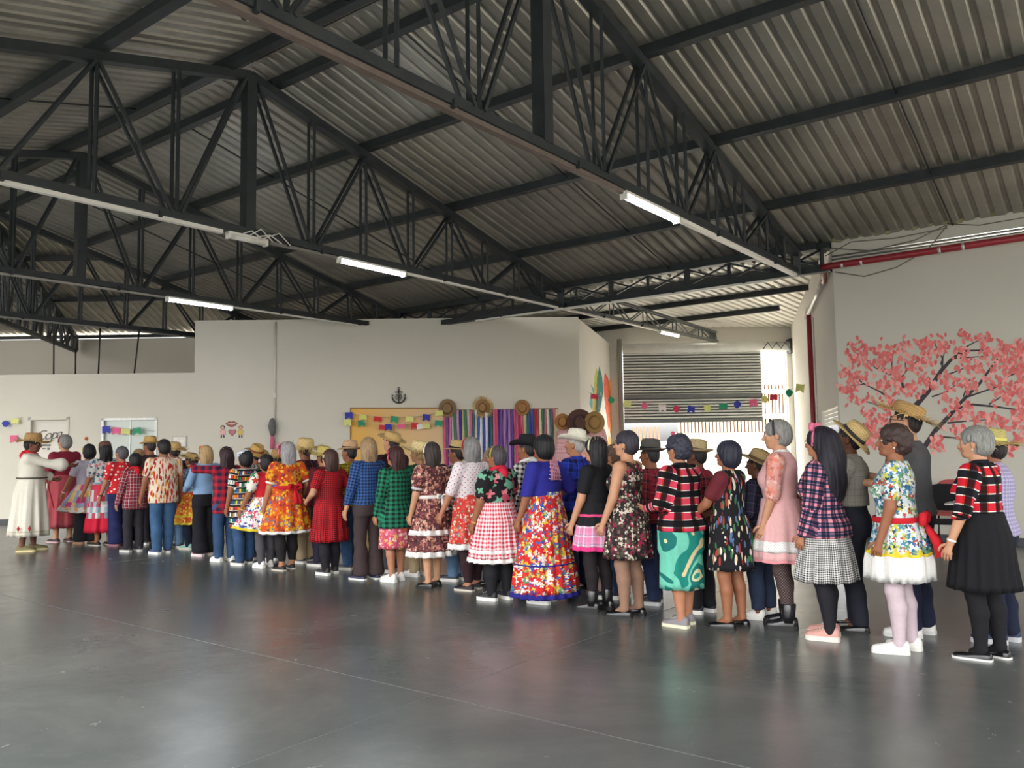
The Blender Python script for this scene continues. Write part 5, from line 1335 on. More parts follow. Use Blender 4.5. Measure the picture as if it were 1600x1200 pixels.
# roller door
RD = empty('roller_door', (fo0, FY - .12, 0), 0, 'grey slatted roller door, half raised, at the end of the passage', 'roller door')
slm = plain((222, 224, 220), .45, .0, .08, 3)
slx0, slx1 = fc(974, 600, .12).x - fo0, fc(1190, 600, .12).x - fo0; zt_ = fc(1080, 551, .12).z; zb_ = fc(1080, 655, .12).z
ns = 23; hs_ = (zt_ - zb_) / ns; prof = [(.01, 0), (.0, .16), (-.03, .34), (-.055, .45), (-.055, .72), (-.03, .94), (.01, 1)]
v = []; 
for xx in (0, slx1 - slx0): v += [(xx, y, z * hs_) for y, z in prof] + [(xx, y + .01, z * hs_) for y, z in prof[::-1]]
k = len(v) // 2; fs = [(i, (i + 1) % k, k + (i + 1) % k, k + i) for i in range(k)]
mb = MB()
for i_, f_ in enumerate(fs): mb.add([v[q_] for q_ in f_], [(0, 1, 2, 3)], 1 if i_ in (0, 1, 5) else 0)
slat = mb.mesh('slat', [slm, plain((124, 126, 128), .6, .0)])  # second, darker grey paints the shade of the recesses between slats
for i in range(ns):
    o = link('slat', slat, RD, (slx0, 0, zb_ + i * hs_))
MB().box(((slx0 + slx1) / 2, -.01, zb_ - .04), (slx1 - slx0, .05, .09)).build('bottom_rail', plain((120, 122, 122), .5, .3), RD)
MB().box(((slx0 + slx1) / 2, -.045, zb_ + 8.0 * hs_), (slx1 - slx0, .05, .11)).build('middle_rail', plain((112, 114, 116), .5, .2), RD)
MB().tube([(slx0, -.05, zt_ + .13), (fc(1232, 548, .12).x - fo0, -.05, zt_ + .13)], .14, 16).build('roller_drum', slm, RD)
MB().box((fc(1234, 548, .12).x - fo0, -.05, zt_ + .13), (.10, .34, .40)).build('end_plate', plain((70, 76, 84), .5, .3), RD)
MB().box((-.02, .02, 2.2), (.07, .06, 4.4)).build('guide_rail', plain((140, 138, 132), .5, .3), RD)
b = MB(); x0 = fc(1192, 548, .3).x - fo0
b.tube([(x0 + .12 * i, -.24, zt_ + .13 + (.09 if i % 2 else -.08)) for i in range(8)], .014, 6); b.build('cable_scribble', plain((60, 60, 62)), RD)
o = empty('door_2', PW0 + PWD * .22, 0, kind='structure')
for i in range(4): rel(MB().bar(PW0 + PWD * .24 + Vector((0, 0, 2.0 - .07 * i)) + PWN * .06, PW0 + PWD * 2.73 + Vector((0, 0, 2.0 - .07 * i)) + PWN * .06, .02, .06), o).build('slat', slm, o)
# outside: board fence on its low wall, picket rail, red post
fe = empty('board_fence', (4.5, 30, 0), 0, 'tall pale board fence across the street, seen through the door opening', 'fence')
fm = [plain(c, .8) for c in ((196, 172, 144), (206, 190, 164), (180, 150, 124))]
fx0, fx1 = atY(1060, 640, 30).x - 4.5, atY(1262, 640, 30).x - 4.5
MB().box(((fx0 + fx1) / 2, .1, .95), (fx1 - fx0 + .3, .2, 1.9)).build('base_wall', CONC, fe)
MB().box(((fx0 + fx1) / 2, .06, 2.75), (fx1 - fx0, .03, 1.75)).build('fence_backing', plain((70, 44, 34), .9), fe)
zf0, zf1 = 1.92, atY(1100, 588, 30).z; x = fx0; i = 0
while x < fx1:
    MB().box((x, -.02 - .01 * (i % 2), (zf0 + zf1) / 2), (.080, .03, zf1 - zf0)).build('fence_board', fm[i % 3], fe); x += .13; i += 1
for z in (zf0 + .55, zf0 + 1.45): MB().box(((fx0 + fx1) / 2, -.07, z), (fx1 - fx0, .05, .16)).build('fence_rail', plain((226, 222, 212)), fe)
pf = empty('picket_rail', (atY(1010, 680, 27).x, 27, 0), 0, 'low brown picket rail on a white wall, seen under the roller door', 'fence')
w_ = atY(1030, 680, 27).x - atY(990, 680, 27).x
MB().box((0, .1, .8), (w_ + 2.4, .15, 1.6)).build('base_wall', CONC, pf)
for i in range(8): MB().box((-w_ / 2 + w_ * i / 7, .05, 1.84), (.06, .04, .46)).build('picket', plain((128, 84, 64)), pf)
rp = tag(MB().tube([PW0 + PWD * 1.2 + PWN * 1.2 - Vector((0, 0, .03)), PW0 + PWD * 1.2 + PWN * 1.2 + Vector((0, 0, 2.6))], .07, 10).build('red_post', REDP), 'slim red post outside the low side opening', 'post')

# chairs with writing tablets by the right wall
def tablet_chair(P, rz, cback, cseat, label, tablet=True):
    r = empty('tablet_chair', P, rz, label, 'chair', 'chairs behind the line'); fm_ = plain((30, 30, 32), .4, .3)
    for sx in (-.22, .22):
        for sy in (-.20, .20): MB().tube([(sx, sy, .0), (sx * .9, sy * .9, .44)], .012, 8).build('leg', fm_, r)
        MB().tube([(sx * .9, -.18, .42), (sx * .85, -.25, .85)], .011, 8).build('back_support', fm_, r)
    b = MB(); v = []; 
    for j, (w, z) in enumerate(((.24, .43), (.24, .47))): v += [(math.copysign(abs(math.cos(a)) ** .5, math.cos(a)) * w, math.copysign(abs(math.sin(a)) ** .5, math.sin(a)) * .23, z) for a in np.linspace(0, 2 * PI, 24, endpoint=False)]
    b.add(v, [(i, (i + 1) % 24, 24 + (i + 1) % 24, 24 + i) for i in range(24)] + [tuple(range(24))[::-1], tuple(range(24, 48))]); b.build('seat', cseat, r)
    b = MB(); b.poly([(math.copysign(abs(math.cos(a)) ** .6, math.cos(a)) * .23, -.25, .74 + math.copysign(abs(math.sin(a)) ** .7, math.sin(a)) * .17) for a in np.linspace(0, 2 * PI, 28, endpoint=False)], (0, -.035, 0)); b.build('backrest', cback, r)
    if tablet:
        MB().tube([(-.24, -.15, .44), (-.28, -.15, .66), (-.26, .05, .67)], .011, 8).build('arm_tube', fm_, r); MB().box((-.20, .12, .69), (.28, .42, .018)).build('tablet', plain((206, 202, 192), .4), r)
    return r
bk = cloth((28, 28, 30)); rdm = plain((168, 64, 62), .4)
c1_ = at_z(1478, 872); tablet_chair(c1_, math.radians(145), bk, bk, 'black padded chair with a white writing tablet by the right wall')
c2_ = at_z(1497, 858); tablet_chair(c2_ + Vector((.12, .35, 0)), math.radians(140), rdm, rdm, 'red plastic backed chair behind the black tablet chair', False)
tablet_chair(at_z(281, 822), math.radians(-30), bk, bk, 'black chair half hidden beside the orange skirt at left', False)
# ------------------------------------------------------------ the people
L1_, L2_, L3_, L4_ = (196, 146, 114), (176, 122, 92), (150, 98, 70), (110, 70, 52)
BK = (22, 20, 22); DB = (44, 32, 28); GY = (120, 118, 114)
W_ = (238, 236, 230)
JEAN = denim((52, 78, 112)); JEAN2 = denim((92, 122, 152)); NAVY = denim((30, 36, 56)); BLK = cloth((30, 30, 33)); BRN = cloth((66, 54, 54)); MAR = cloth((52, 32, 36))
WHT = cloth((240, 238, 232)); REDC = cloth((206, 36, 48)); LACE = dots((240, 236, 232), (206, 200, 196), 60, .25)
STR = straw(); STR2 = straw((206, 178, 120)); STR3 = straw((176, 140, 88))
SN = lambda c: ('sneaker', c, (236, 234, 226))
FL_ = ('flat', (22, 22, 24), (30, 28, 28)); SLIP = ('slip', (28, 26, 28), (206, 196, 180))
FLW = ('flat', (22, 22, 24), (228, 226, 220))
BOOT = ('boot', (28, 28, 30), (20, 20, 20))
CHK = [(0, (255, 255, 255)), (.50, (96, 84, 92)), (.58, (60, 54, 64)), (.90, (214, 176, 110))]
PL_RB = plaid(.125, CHK, [(0, (24, 24, 34)), (.42, (240, 234, 226)), (.48, (206, 32, 48)), (.93, (240, 234, 226))], 1.0, 'MULTIPLY')
PL_RB2 = plaid(.125, CHK, [(0, (22, 20, 26)), (.44, (236, 222, 212)), (.49, (208, 62, 86)), (.94, (236, 222, 212))], 1.0, 'MULTIPLY')
PL_PINK = plaid(.066, [(0, (255, 255, 255)), (.38, (104, 108, 134)), (.70, (190, 186, 200)), (.78, (110, 114, 140))], [(0, (238, 150, 160)), (.38, (70, 76, 104)), (.70, (216, 146, 160)), (.78, (74, 80, 108))], 1.0, 'MULTIPLY')
PL_GREY = plaid(.05, [(0, (150, 146, 136)), (.8, (96, 96, 92)), (.9, (168, 164, 152))])
PL_LAV = plaid(.03, [(0, (150, 140, 180)), (.6, (196, 190, 214))])
PL_NAVY = plaid(.09, [(0, (40, 44, 66)), (.5, (70, 50, 66)), (.6, (30, 34, 54)), (.9, (96, 84, 96))])
PL_RED = plaid(.09, [(0, (160, 44, 60)), (.5, (46, 36, 48)), (.8, (196, 140, 140)), (.86, (150, 40, 56))])
PL_BLUE = plaid(.10, [(0, (36, 56, 172)), (.5, (22, 26, 70)), (.86, (60, 84, 190))])
PL_BW = gingham(.055, (28, 28, 30), (228, 226, 222)); PL_GRN = gingham(.055, (20, 30, 34), (34, 128, 92)); PL_NB = gingham(.036, (24, 32, 58), (58, 96, 158))
PL_YB = plaid(.10, [(0, (196, 172, 40)), (.45, (40, 36, 30)), (.55, (206, 186, 60)), (.8, (60, 52, 34))]); PL_MAR = plaid(.13, [(0, (62, 32, 44)), (.8, (44, 26, 38)), (.93, (176, 150, 160))])
PL_RN = plaid(.10, [(0, (186, 34, 50)), (.42, (34, 34, 62)), (.85, (150, 36, 52)), (.93, (60, 40, 60))]); PL_RW = plaid(.055, [(0, (140, 44, 58)), (.5, (70, 30, 44)), (.72, (232, 220, 218)), (.84, (150, 50, 62))])
GING = gingham(.042, (206, 40, 66), (242, 226, 228)); GINGR = plaid(.026, [(0, (196, 30, 40)), (.55, (40, 18, 22))])

# near row, from the right
person(1545, 1029, 667, 'person in red, black and white checked shirt and black skirt at the right end', -14, 1.08, 'f', L1_, ('short', (150, 150, 144), (96, 96, 92)), None,
       (PL_RB, 'long', 1.0, {'collar': PL_RB, 'off': .020}), (cloth((24, 24, 27)), 1.04, .50, .27, {'pleats': 18, 'amp': .008}), None, FLW, ((.30, .10, .80), (.25, .06, .80)), (6, 0), (('bracelet', leather((230, 228, 220)), 0), ('earring', leather((230, 228, 220)))), tight=cloth((28, 28, 31)))
FRU = floral((206, 218, 222), ((13, .55, ((70, 130, 168), (54, 112, 150), (196, 190, 80), (120, 160, 120))), (19, .46, ((206, 204, 90), (196, 70, 56), (76, 136, 170), (236, 236, 232), (90, 140, 90)), 4), (30, .44, ((40, 64, 96), (226, 228, 226), (96, 150, 130), (236, 236, 236)), 3)))
person(1412, 1018, 666, 'person with dark curly hair in fruit-print dress, red sash and white tights', 4, 1.06, 'f', L3_, ('curly', (52, 38, 34)), None,
       (FRU, 'short', .95, {'off': .020, 'scoop': 0}), (FRU, .97, .70, .235, {'pleats': 12, 'amp': .010, 'trims': ((.715, .53, WHT, .014, .03, 15), (.735, .71, cloth((228, 206, 60)), .010, .02, 12))}), None, ('canvas', (236, 234, 226), (232, 230, 222)), ((.235, .10, .755), (.23, .06, .8)), (12, 4), (('sash', REDC, .97, .045), ('backbow', REDC, .97, -.02, 1.35), ('earring', leather((236, 232, 224)))), tight=cloth((206, 186, 192)))
HT = gingham(.017, (34, 34, 36), (226, 224, 220))
person(1295, 997, 669, 'person with long dark wavy hair, pink bow, navy and pink checked shirt', -4, 1.08, 'f', L2_, ('xlong', (26, 24, 32)), None,
       (PL_PINK, 'long', .80, {'off': .026, 'flare': .03, 'loose': 1}), (HT, .90, .46, .27, {'pleats': 14, 'amp': .012}), None, ('sneaker', (206, 152, 140), (228, 214, 204)), ((.22, .10, .78), (.22, .05, .8)), (-4, 0), (('bow', cloth((226, 120, 150)), (-.04, .03, .115), 1.3), ('headband', cloth((226, 120, 150))), ('glasses', BLACK)), tight=cloth((34, 34, 40)))
PNK = cloth((230, 178, 176)); PFL = floral((222, 160, 150), ((10, .42, ((206, 112, 92), (226, 138, 118)), 5), (17, .36, ((232, 196, 180), (196, 120, 104)), 4)))
person(1228, 979, 657, 'grey-haired person in pink dress with white lace band and black ankle boots', 6, 1.05, 'f', L1_, ('short', (150, 148, 142), (100, 100, 98)), None,
       (PNK, 'elbow', .98, {'off': .022, 'sleeve_mat': PFL, 'collar': LACE}), (PNK, 1.03, .54, .285, {'pleats': 9, 'amp': .010, 'trims': ((.70, .615, LACE, .004, .006, 30), (.556, .535, cloth((232, 150, 156)), .004, .008))}), None, BOOT, ((.20, .10, .80), (.2, .08, .8)), (8, -4), (('headband', cloth((60, 60, 66))), ('bow', cloth((44, 46, 50)), (0, .04, .115), .45)), tight=fishnet((34, 32, 36), (120, 96, 90)))
TRO = leafy((26, 25, 30), ((222, 196, 160), (160, 60, 50), (84, 110, 150), (214, 206, 190), (58, 120, 70), (26, 25, 30), (26, 25, 30)), 27, .30, .46, (3.0, .34, ((52, 130, 72), (26, 25, 30), (52, 130, 72)), 11))
person(1146, 979, 690, 'person in black leaf-print dress with maroon sleeves and black flat shoes', -2, 1.1, 'f', L3_, ('bob', (30, 32, 44)), None,
       (TRO, 'short', .95, {'off': .020, 'sleeve_mat': cloth((104, 38, 46))}), (TRO, 1.0, .52, .245, {'pleats': 8, 'amp': .008}), None, FL_, ((.15, .33, .96), (.16, .30, .98)), (0, 4), (('earring', leather((200, 180, 120))),))
TEAL = swirl(((214, 196, 150), (24, 128, 116), (110, 196, 170), (20, 110, 104), (206, 206, 160), (30, 140, 124), (120, 200, 170)), 1.7)
person(1068, 977, 681, 'person with curly hair in red and black checked shirt and swirling teal skirt', -10, 1.18, 'f', L2_, ('curly', (44, 44, 56)), None,
       (PL_RB2, 'long', .83, {'off': .03, 'loose': 1, 'collar': PL_RB2, 'flare': .02}), (TEAL, .95, .33, .215, {'pleats': 6, 'amp': .006}), None, ('canvas', (134, 128, 130), (226, 222, 190)), ((.16, .24, 1.02), (.16, .24, 1.02)), (-6, 0), (('flower', cloth((214, 80, 110)), (-.02, .03, .125), 1.3),))
DFL = floral((40, 34, 36), ((11, .44, ((170, 44, 76), (60, 50, 48), (206, 196, 176), (150, 40, 70))), (18, .42, ((216, 206, 186), (90, 80, 70), (110, 104, 84), (40, 34, 36)), 6), (30, .36, ((206, 196, 176), (60, 54, 50), (130, 40, 62)), 4)))
person(985, 961, 674, 'person with short dark hair and glasses in sleeveless dark rose-print dress', 4, 1.1, 'f', L1_, ('short', (44, 40, 48)), None,
       (DFL, 'none', .96, {'off': .014, 'scoop': 1}), (DFL, 1.02, .52, .26, {'pleats': 10, 'amp': .012}), None, FL_, ((.23, .15, .79), (.22, .1, .8)), (4, 2), (('glasses', BLACK), ('earring', leather((60, 50, 46)))), tight=cloth((152, 118, 98)))
PKP = plaid(.085, [(0, (226, 130, 170)), (.45, (236, 226, 232)), (.6, (150, 140, 170)), (.72, (232, 150, 186))])
person(936, 953, 684, 'person in black dress with pink checked hem band, black tights and boots', -2, 1.05, 'f', L1_, ('mid', (24, 22, 24)), None,
       (BLK, 'short', 1.0, {'off': .016}), (BLK, 1.04, .60, .255, {'pleats': 12, 'amp': .010, 'trims': ((.93, .905, cloth((226, 80, 130)), .003, .004), (.82, .60, PKP, .006, .004), (.625, .585, cloth((222, 60, 130)), .010, .012, 30))}), None, BOOT, ((.21, .16, .80), (.21, .1, .8)), (2, 0), (('headband', cloth((232, 226, 196))), ('straws', STR2, 14)), tight=cloth((38, 32, 34)))
BFL = floral((206, 40, 44), ((9, .46, ((236, 230, 222), (44, 90, 170), (238, 232, 224), (226, 190, 60))), (14, .42, ((40, 80, 160), (240, 234, 226), (200, 36, 44), (90, 150, 110)), 5, (230, 190, 60)), (22, .40, ((238, 232, 222), (60, 110, 170), (214, 60, 50), (232, 196, 90)), 4)))
PUR = cloth((44, 40, 130))
person(853, 941, 681, 'person in royal blue top and long flowered flounced skirt with purple ribbon bands', -4, 1.2, 'f', L3_, ('bob', (18, 17, 20)), None,
       (cloth((46, 46, 142)), 'elbow', 1.06, {'off': .020, 'loose': 1}), (BFL, 1.10, .10, .345, {'pleats': 20, 'amp': .016, 'trims': ((.40, .375, PUR, .005, .01, 40), (.385, .10, BFL, .008, .03, 26), (.125, .075, PUR, .014, .04, 26))}), None, ('sneaker', (90, 60, 110), (238, 236, 230)), ((.29, .10, .80), (.32, .16, 1.02)), (-4, 0), (('backpatch', cloth((214, 150, 160)), -.07),))
ROSE = floral((30, 27, 30), ((7, .5, ((222, 120, 130), (206, 90, 110), (120, 180, 150), (30, 27, 30))), (12, .42, ((110, 170, 140), (30, 27, 30), (226, 150, 150)), 4)))
person(779, 937, 698, 'person in black rose-print blouse and wide red gingham skirt with white edge', -6, 1.22, 'f', L3_, ('short', (60, 56, 58)), None,
       (ROSE, 'puff', 1.0, {'off': .024, 'collar': GING, 'cuff': cloth((44, 34, 38))}), (GING, 1.06, .46, .33, {'pleats': 16, 'amp': .014, 'trims': ((.56, .52, LACE, .003, .004), (.47, .425, LACE, .010, .02, 34))}), ('slim', cloth((34, 34, 38))), SN((34, 34, 38)), ((.27, .14, .74), (.28, .1, .8)), (10, 0), (('straws', STR2, 20), ('headband', cloth((206, 176, 70))), ('bracelet', leather((206, 166, 80)), 0), ('neckscarf', GING)))
RFL = floral((206, 56, 50), ((16, .46, ((238, 226, 210), (226, 120, 110), (206, 60, 60), (130, 150, 170)), 5, (230, 190, 80)), (3.4, .30, ((222, 70, 110), (206, 56, 50)), 6, (240, 160, 180)), (28, .36, ((236, 220, 200), (206, 66, 60), (90, 130, 110)), 4)))
person(737, 921, 684, 'person with grey wavy hair, white dotted blouse and red flowered lace-edged skirt', -8, 1.08, 'f', L2_, ('mid', (92, 90, 90), (150, 148, 146)), None,
       (dots((232, 220, 222), (150, 84, 100), 26, .16), 'elbow', 1.0, {'off': .020, 'loose': 1}), (RFL, 1.04, .50, .255, {'pleats': 12, 'amp': .01, 'trims': ((.515, .455, LACE, .008, .02, 30),)}), ('slim', MAR, .09), SLIP, ((.34, .12, .80), (.24, .1, .8)), (0, 0), (('headband', cloth((170, 36, 44))), ('straws', STR2, 12)))
BRF = floral((92, 54, 56), ((17, .46, ((206, 160, 140), (110, 60, 66), (190, 120, 110), (226, 196, 180))), (28, .42, ((60, 36, 44), (206, 150, 120), (160, 90, 90)), 4)))
person(675, 916, 692, 'person in brown flowered dress with lace edges and white waist sash', -8, 1.06, 'f', L1_, ('mid', (46, 38, 36)), None,
       (BRF, 'puff', 1.0, {'off': .020, 'cuff': LACE}), (BRF, 1.05, .40, .285, {'pleats': 14, 'amp': .014, 'trims': ((.66, .60, LACE, .010, .02, 30), (.42, .355, LACE, .010, .03, 30))}), None, FL_, ((.245, .10, .76), (.25, .06, .8)), (4, 0), (('sash', WHT, 1.035, .04), ('backbow', WHT, 1.035, .02, .8), ('headband', cloth((236, 230, 226)))))
PKF = floral((206, 84, 110), ((14, .46, ((232, 170, 90), (226, 110, 150), (190, 60, 60), (238, 214, 190)), 5, (240, 210, 90)), (24, .4, ((222, 120, 60), (206, 84, 110), (236, 190, 190)), 4)))
person(618, 908, 698, 'person with long reddish dark hair, green checked shirt and pink flowered skirt', -8, 1.08, 'f', L2_, ('long', (40, 26, 26), (84, 40, 38)), None,
       (PL_GRN, 'long', .66, {'off': .030, 'loose': 1, 'flare': .03, 'collar': PL_GRN}), (PKF, .95, .41, .21, {'pleats': 8, 'amp': .006}), None, SN((236, 234, 228)), ((.26, .05, .78), (.24, .05, .8)), (14, 0), (('bow', cloth((206, 100, 110)), (-.085, .02, .04), .8),))
person(575, 905, 685, 'person with fair shoulder-length hair in blue checked shirt and dark brown trousers', -10, 1.02, 'f', L1_, ('mid', (122, 96, 70), (176, 146, 108)), None,
       (PL_NB, 'long', .88, {'off': .022, 'loose': 1, 'collar': PL_NB}), None, ('boot', BRN), ('slip', (50, 52, 84), (226, 224, 218)), ((.27, .06, .80), (.25, .05, .8)), (-6, 0))
person(515, 897, 703, 'person in short-sleeved red and black checked dress with ruffled hem', -6, 1.12, 'f', L1_, ('mid', (52, 36, 34), (90, 60, 52)), None,
       (GINGR, 'short', .95, {'off': .020, 'scoop': 1}), (GINGR, 1.0, .60, .235, {'pleats': 10, 'amp': .008, 'trims': ((.62, .44, GINGR, .012, .05, 24),)}), ('slim', cloth((36, 34, 38))), SN((44, 36, 40)), ((.24, .18, .98), (.25, .16, 1.0)), (14, 0), (('flower', cloth((226, 206, 150)), (-.088, .02, .03), 1.1), ('straws', STR2, 16)))
ORF = floral((206, 84, 34), ((5.5, .44, ((66, 100, 160), (222, 176, 30), (206, 70, 30), (222, 160, 30)), 6), (9, .44, ((214, 60, 40), (226, 120, 30), (120, 120, 130), (230, 180, 40)), 5, (240, 200, 60)), (16, .4, ((226, 100, 40), (236, 186, 60), (150, 60, 60)), 5)))
person(447, 890, 691, 'person with long grey hair in bright orange flowered dress with red back sash', -8, 1.12, 'f', L2_, ('long', (124, 122, 124), (170, 168, 168)), None,
       (ORF, 'puff', 1.0, {'off': .022, 'cuff': WHT, 'loose': 1}), (ORF, 1.05, .50, .335, {'pleats': 13, 'amp': .016, 'trims': ((.52, .485, WHT, .006, .012, 26),)}), ('slim', cloth((38, 34, 36)), .12), ('slip', (32, 30, 32), (200, 190, 176)), ((.25, .12, .84), (.28, .1, .9)), (8, 0), (('sash', REDC, 1.07, .05), ('backbow', REDC, 1.07, .02, 1.1), ('bow', cloth((232, 120, 150)), (-.075, .04, .05), .9), ('straws', STR, 30), ('headband', cloth((150, 70, 90)))))
APR = floral((238, 236, 232), ((13, .44, ((70, 90, 170), (214, 80, 100), (226, 196, 60), (80, 140, 110))), (24, .4, ((60, 80, 150), (230, 130, 140), (238, 236, 232)), 4)))
SLV = floral((236, 230, 220), ((10, .46, ((50, 90, 160), (226, 200, 60), (70, 140, 90), (214, 70, 60))),))
person(414, 886, 711, 'person with black bobbed hair in red top and white flowered apron skirt', -6, 1.05, 'f', L3_, ('bob', (22, 20, 22)), None,
       (REDC, 'puff', 1.0, {'off': .020, 'sleeve_mat': SLV}), (APR, 1.04, .56, .31, {'pleats': 12, 'amp': .014, 'pull': (PI * .92, .16), 'trims': ((.58, .545, cloth((226, 206, 50)), .008, .02, 26),)}), ('slim', cloth((84, 82, 86))), SN((236, 234, 226)), ((.36, .08, .84), (.26, .1, .84)), (16, 0), (('flower', cloth((236, 200, 204)), (-.085, .03, .03), 1.2), ('bracelet', leather((210, 180, 120)), 0)))
FLG = cells(((206, 60, 50), (226, 196, 60), (40, 120, 90), (236, 234, 226), (60, 90, 160), (226, 130, 40)), .036, .085, ((24, 23, 26), (232, 230, 222)))
person(381, 882, 704, 'person in black dress printed with rows of small flags, worn over jeans', -6, 1.1, 'f', L3_, ('bob', (20, 18, 20)), None,
       (FLG, 'short', .9, {'off': .020, 'loose': 1}), (FLG, .98, .54, .215, {'pleats': 8, 'amp': .006}), ('straight', JEAN), SN((40, 40, 44)), ((.25, .06, .80), (.25, .05, .8)), (12, 4), (('bandana', plaid(.05, [(0, (60, 90, 170)), (.3, (238, 238, 236))]), 'front'), ('flower', WHT, (-.07, .06, .06), 1.2)))
person(351, 877, 699, 'person with long dark hair and red checked shirt reaching an arm forward', -6, 1.02, 'f', L2_, ('long', (32, 24, 28), (66, 40, 44)), None,
       (PL_RN, 'long', .70, {'off': .022, 'loose': 1, 'collar': PL_RN}), None, ('straight', JEAN), SN((238, 236, 230)), ((.33, .36, 1.40), (.24, .06, .8)), (0, 0), (('straws', STR2, 18),))
person(319, 868, 697, 'fair-haired person in light blue jumper with orange hair flower and black trousers', -6, 1.0, 'f', L1_, ('mid', (150, 118, 78), (196, 166, 120)), None,
       (cloth((136, 168, 204)), 'long', .93, {'off': .020, 'loose': 1}), None, ('wide', cloth((28, 28, 34))), ('sneaker', (196, 140, 150), (232, 216, 214)), ((.22, .18, 1.0), (.24, .1, .85)), (6, 0), (('flower', cloth((226, 96, 60)), (-.06, .03, .085), 1.6), ('headband', cloth((226, 110, 70))), ('hangsash', cloth((110, 168, 160)), (.06, .96, .72))))
ORS = floral((226, 130, 40), ((9, .46, ((226, 196, 50), (214, 80, 60), (232, 160, 60), (206, 90, 40))), (18, .4, ((238, 210, 90), (206, 70, 60)), 4)))
person(297, 858, 709, 'short person in straw hat with orange and yellow flowered skirt over navy leggings', 10, .96, 'f', L3_, ('short', (40, 32, 30)), ('flat', STR, None, {'tilt': 14, 'fringe': True}),
       (plaid(.06, [(0, (120, 150, 190)), (.5, (80, 70, 80)), (.7, (190, 200, 214))]), 'long', .92, {'off': .02}), (ORS, 1.0, .46, .27, {'pleats': 12, 'amp': .016, 'trims': ((.60, .57, cloth((226, 206, 60)), .008, .03, 20), (.475, .44, cloth((230, 200, 70)), .008, .02, 20))}), ('slim', NAVY), ('sneaker', (150, 200, 186), (226, 222, 200)), ((.2, .25, 1.15), (.2, .2, 1.2)), (10, 0))
CHI = leafy((226, 208, 186), ((176, 40, 40), (196, 60, 50), (216, 150, 60), (150, 30, 36)), 26, .27, .46)
person(253, 865, 687, 'person in cream shirt with red chilli print and blue jeans, seen from behind', -10, 1.06, 'm', L3_, ('short', (24, 20, 22)), None,
       (CHI, 'short', .74, {'off': .028, 'loose': 1, 'flare': .01}), None, ('straight', denim((60, 92, 128))), ('sneaker', (54, 66, 104), (226, 226, 222)), ((.30, .06, .78), (.27, .05, .8)), (0, 0), belly=.02)
person(208, 862, 709, 'small person in red and white checked shirt with red neck scarf, dark trousers', -2, .98, 'f', L2_, ('bob', (22, 20, 22)), None,
       (PL_RW, 'long', .72, {'off': .024, 'loose': 1}), None, ('straight', cloth((46, 44, 50))), ('sneaker', (40, 40, 44), (200, 198, 192)), ((.28, .05, .76), (.24, .05, .8)), (0, 0), (('neckscarf', REDC),))
person(187, 853, 698, 'grey-haired person in glasses with red blouse dotted white and wide navy trousers', 0, 1.08, 'f', L2_, ('short', (74, 72, 74)), None,
       (dots((206, 40, 46), (240, 232, 226), 13, .20, .9), 'puff', .88, {'off': .026, 'flare': .03}), None, ('wide', denim((36, 40, 84))), ('flat', (150, 96, 110), (120, 80, 90)), ((.30, .10, .82), (.25, .1, .8)), (14, 0), (('glasses', leather((214, 206, 190))), ('bracelet', BLACK, 0)))
PTC = cells(((160, 176, 190), (206, 60, 80), (214, 210, 206), (130, 150, 160), (190, 80, 100)), .07, .09)
person(160, 852, 692, 'person with long black hair under a brown cap and patterned skirt with red hem', 2, 1.0, 'f', L3_, ('long', (20, 18, 20)), ('cap', felt((110, 74, 62)), None, {'tilt': -8}),
       (floral((206, 208, 204), ((14, .44, ((90, 140, 150), (70, 90, 110), (214, 120, 130))),)), 'puff', .98, {'off': .020}), (PTC, 1.02, .25, .26, {'pleats': 10, 'amp': .014, 'trims': ((.45, .22, cloth((214, 40, 66)), .006, .03, 16),)}), None, ('slip', (34, 30, 32), (200, 190, 180)), ((.30, .10, .80), (.26, .1, .8)), (0, 0))
PAT = cells(((214, 80, 150), (226, 150, 180), (150, 160, 180), (226, 190, 120), (200, 60, 130), (206, 206, 210)), .06, .10)
person(135, 850, 695, 'person in pale lavender tee with flower on a stalk headband and pink patchwork skirt', -2, 1.06, 'f', L3_, ('bob', (22, 20, 24)), None,
       (cloth((196, 190, 206)), 'short', .92, {'off': .020}), (PAT, 1.0, .55, .31, {'pleats': 14, 'amp': .020, 'pull': (PI * 1.0, .14), 'trims': ((.62, .53, dots((206, 210, 206), (226, 160, 90), 20, .3, .9), .010, .04, 22),)}), ('wide', cloth((34, 34, 38))), ('flat', (176, 134, 104), (150, 110, 84)), ((.36, .08, .86), (.26, .1, .84)), (12, 0), (('antenna', cloth((226, 140, 90)), (-.03, .02, .22)), ('headband', cloth((222, 200, 110))), ('bracelet', leather((226, 220, 200)), 0)))
person(97, 847, 680, 'grey-haired person in dark red tee and long rose skirt facing the white-robed person', 6, 1.12, 'f', L1_, ('short', (140, 138, 134), (104, 102, 100)), None,
       (cloth((142, 40, 58)), 'elbow', .98, {'off': .020, 'loose': 1}), (cloth((186, 84, 92)), 1.04, .23, .285, {'pleats': 11, 'amp': .012}), None, ('slip', (60, 40, 46), (206, 170, 170)), ((.32, .04, .80), (.25, .1, .8)), (6, 0), (('headband', cloth((170, 90, 90))),), belly=.03)
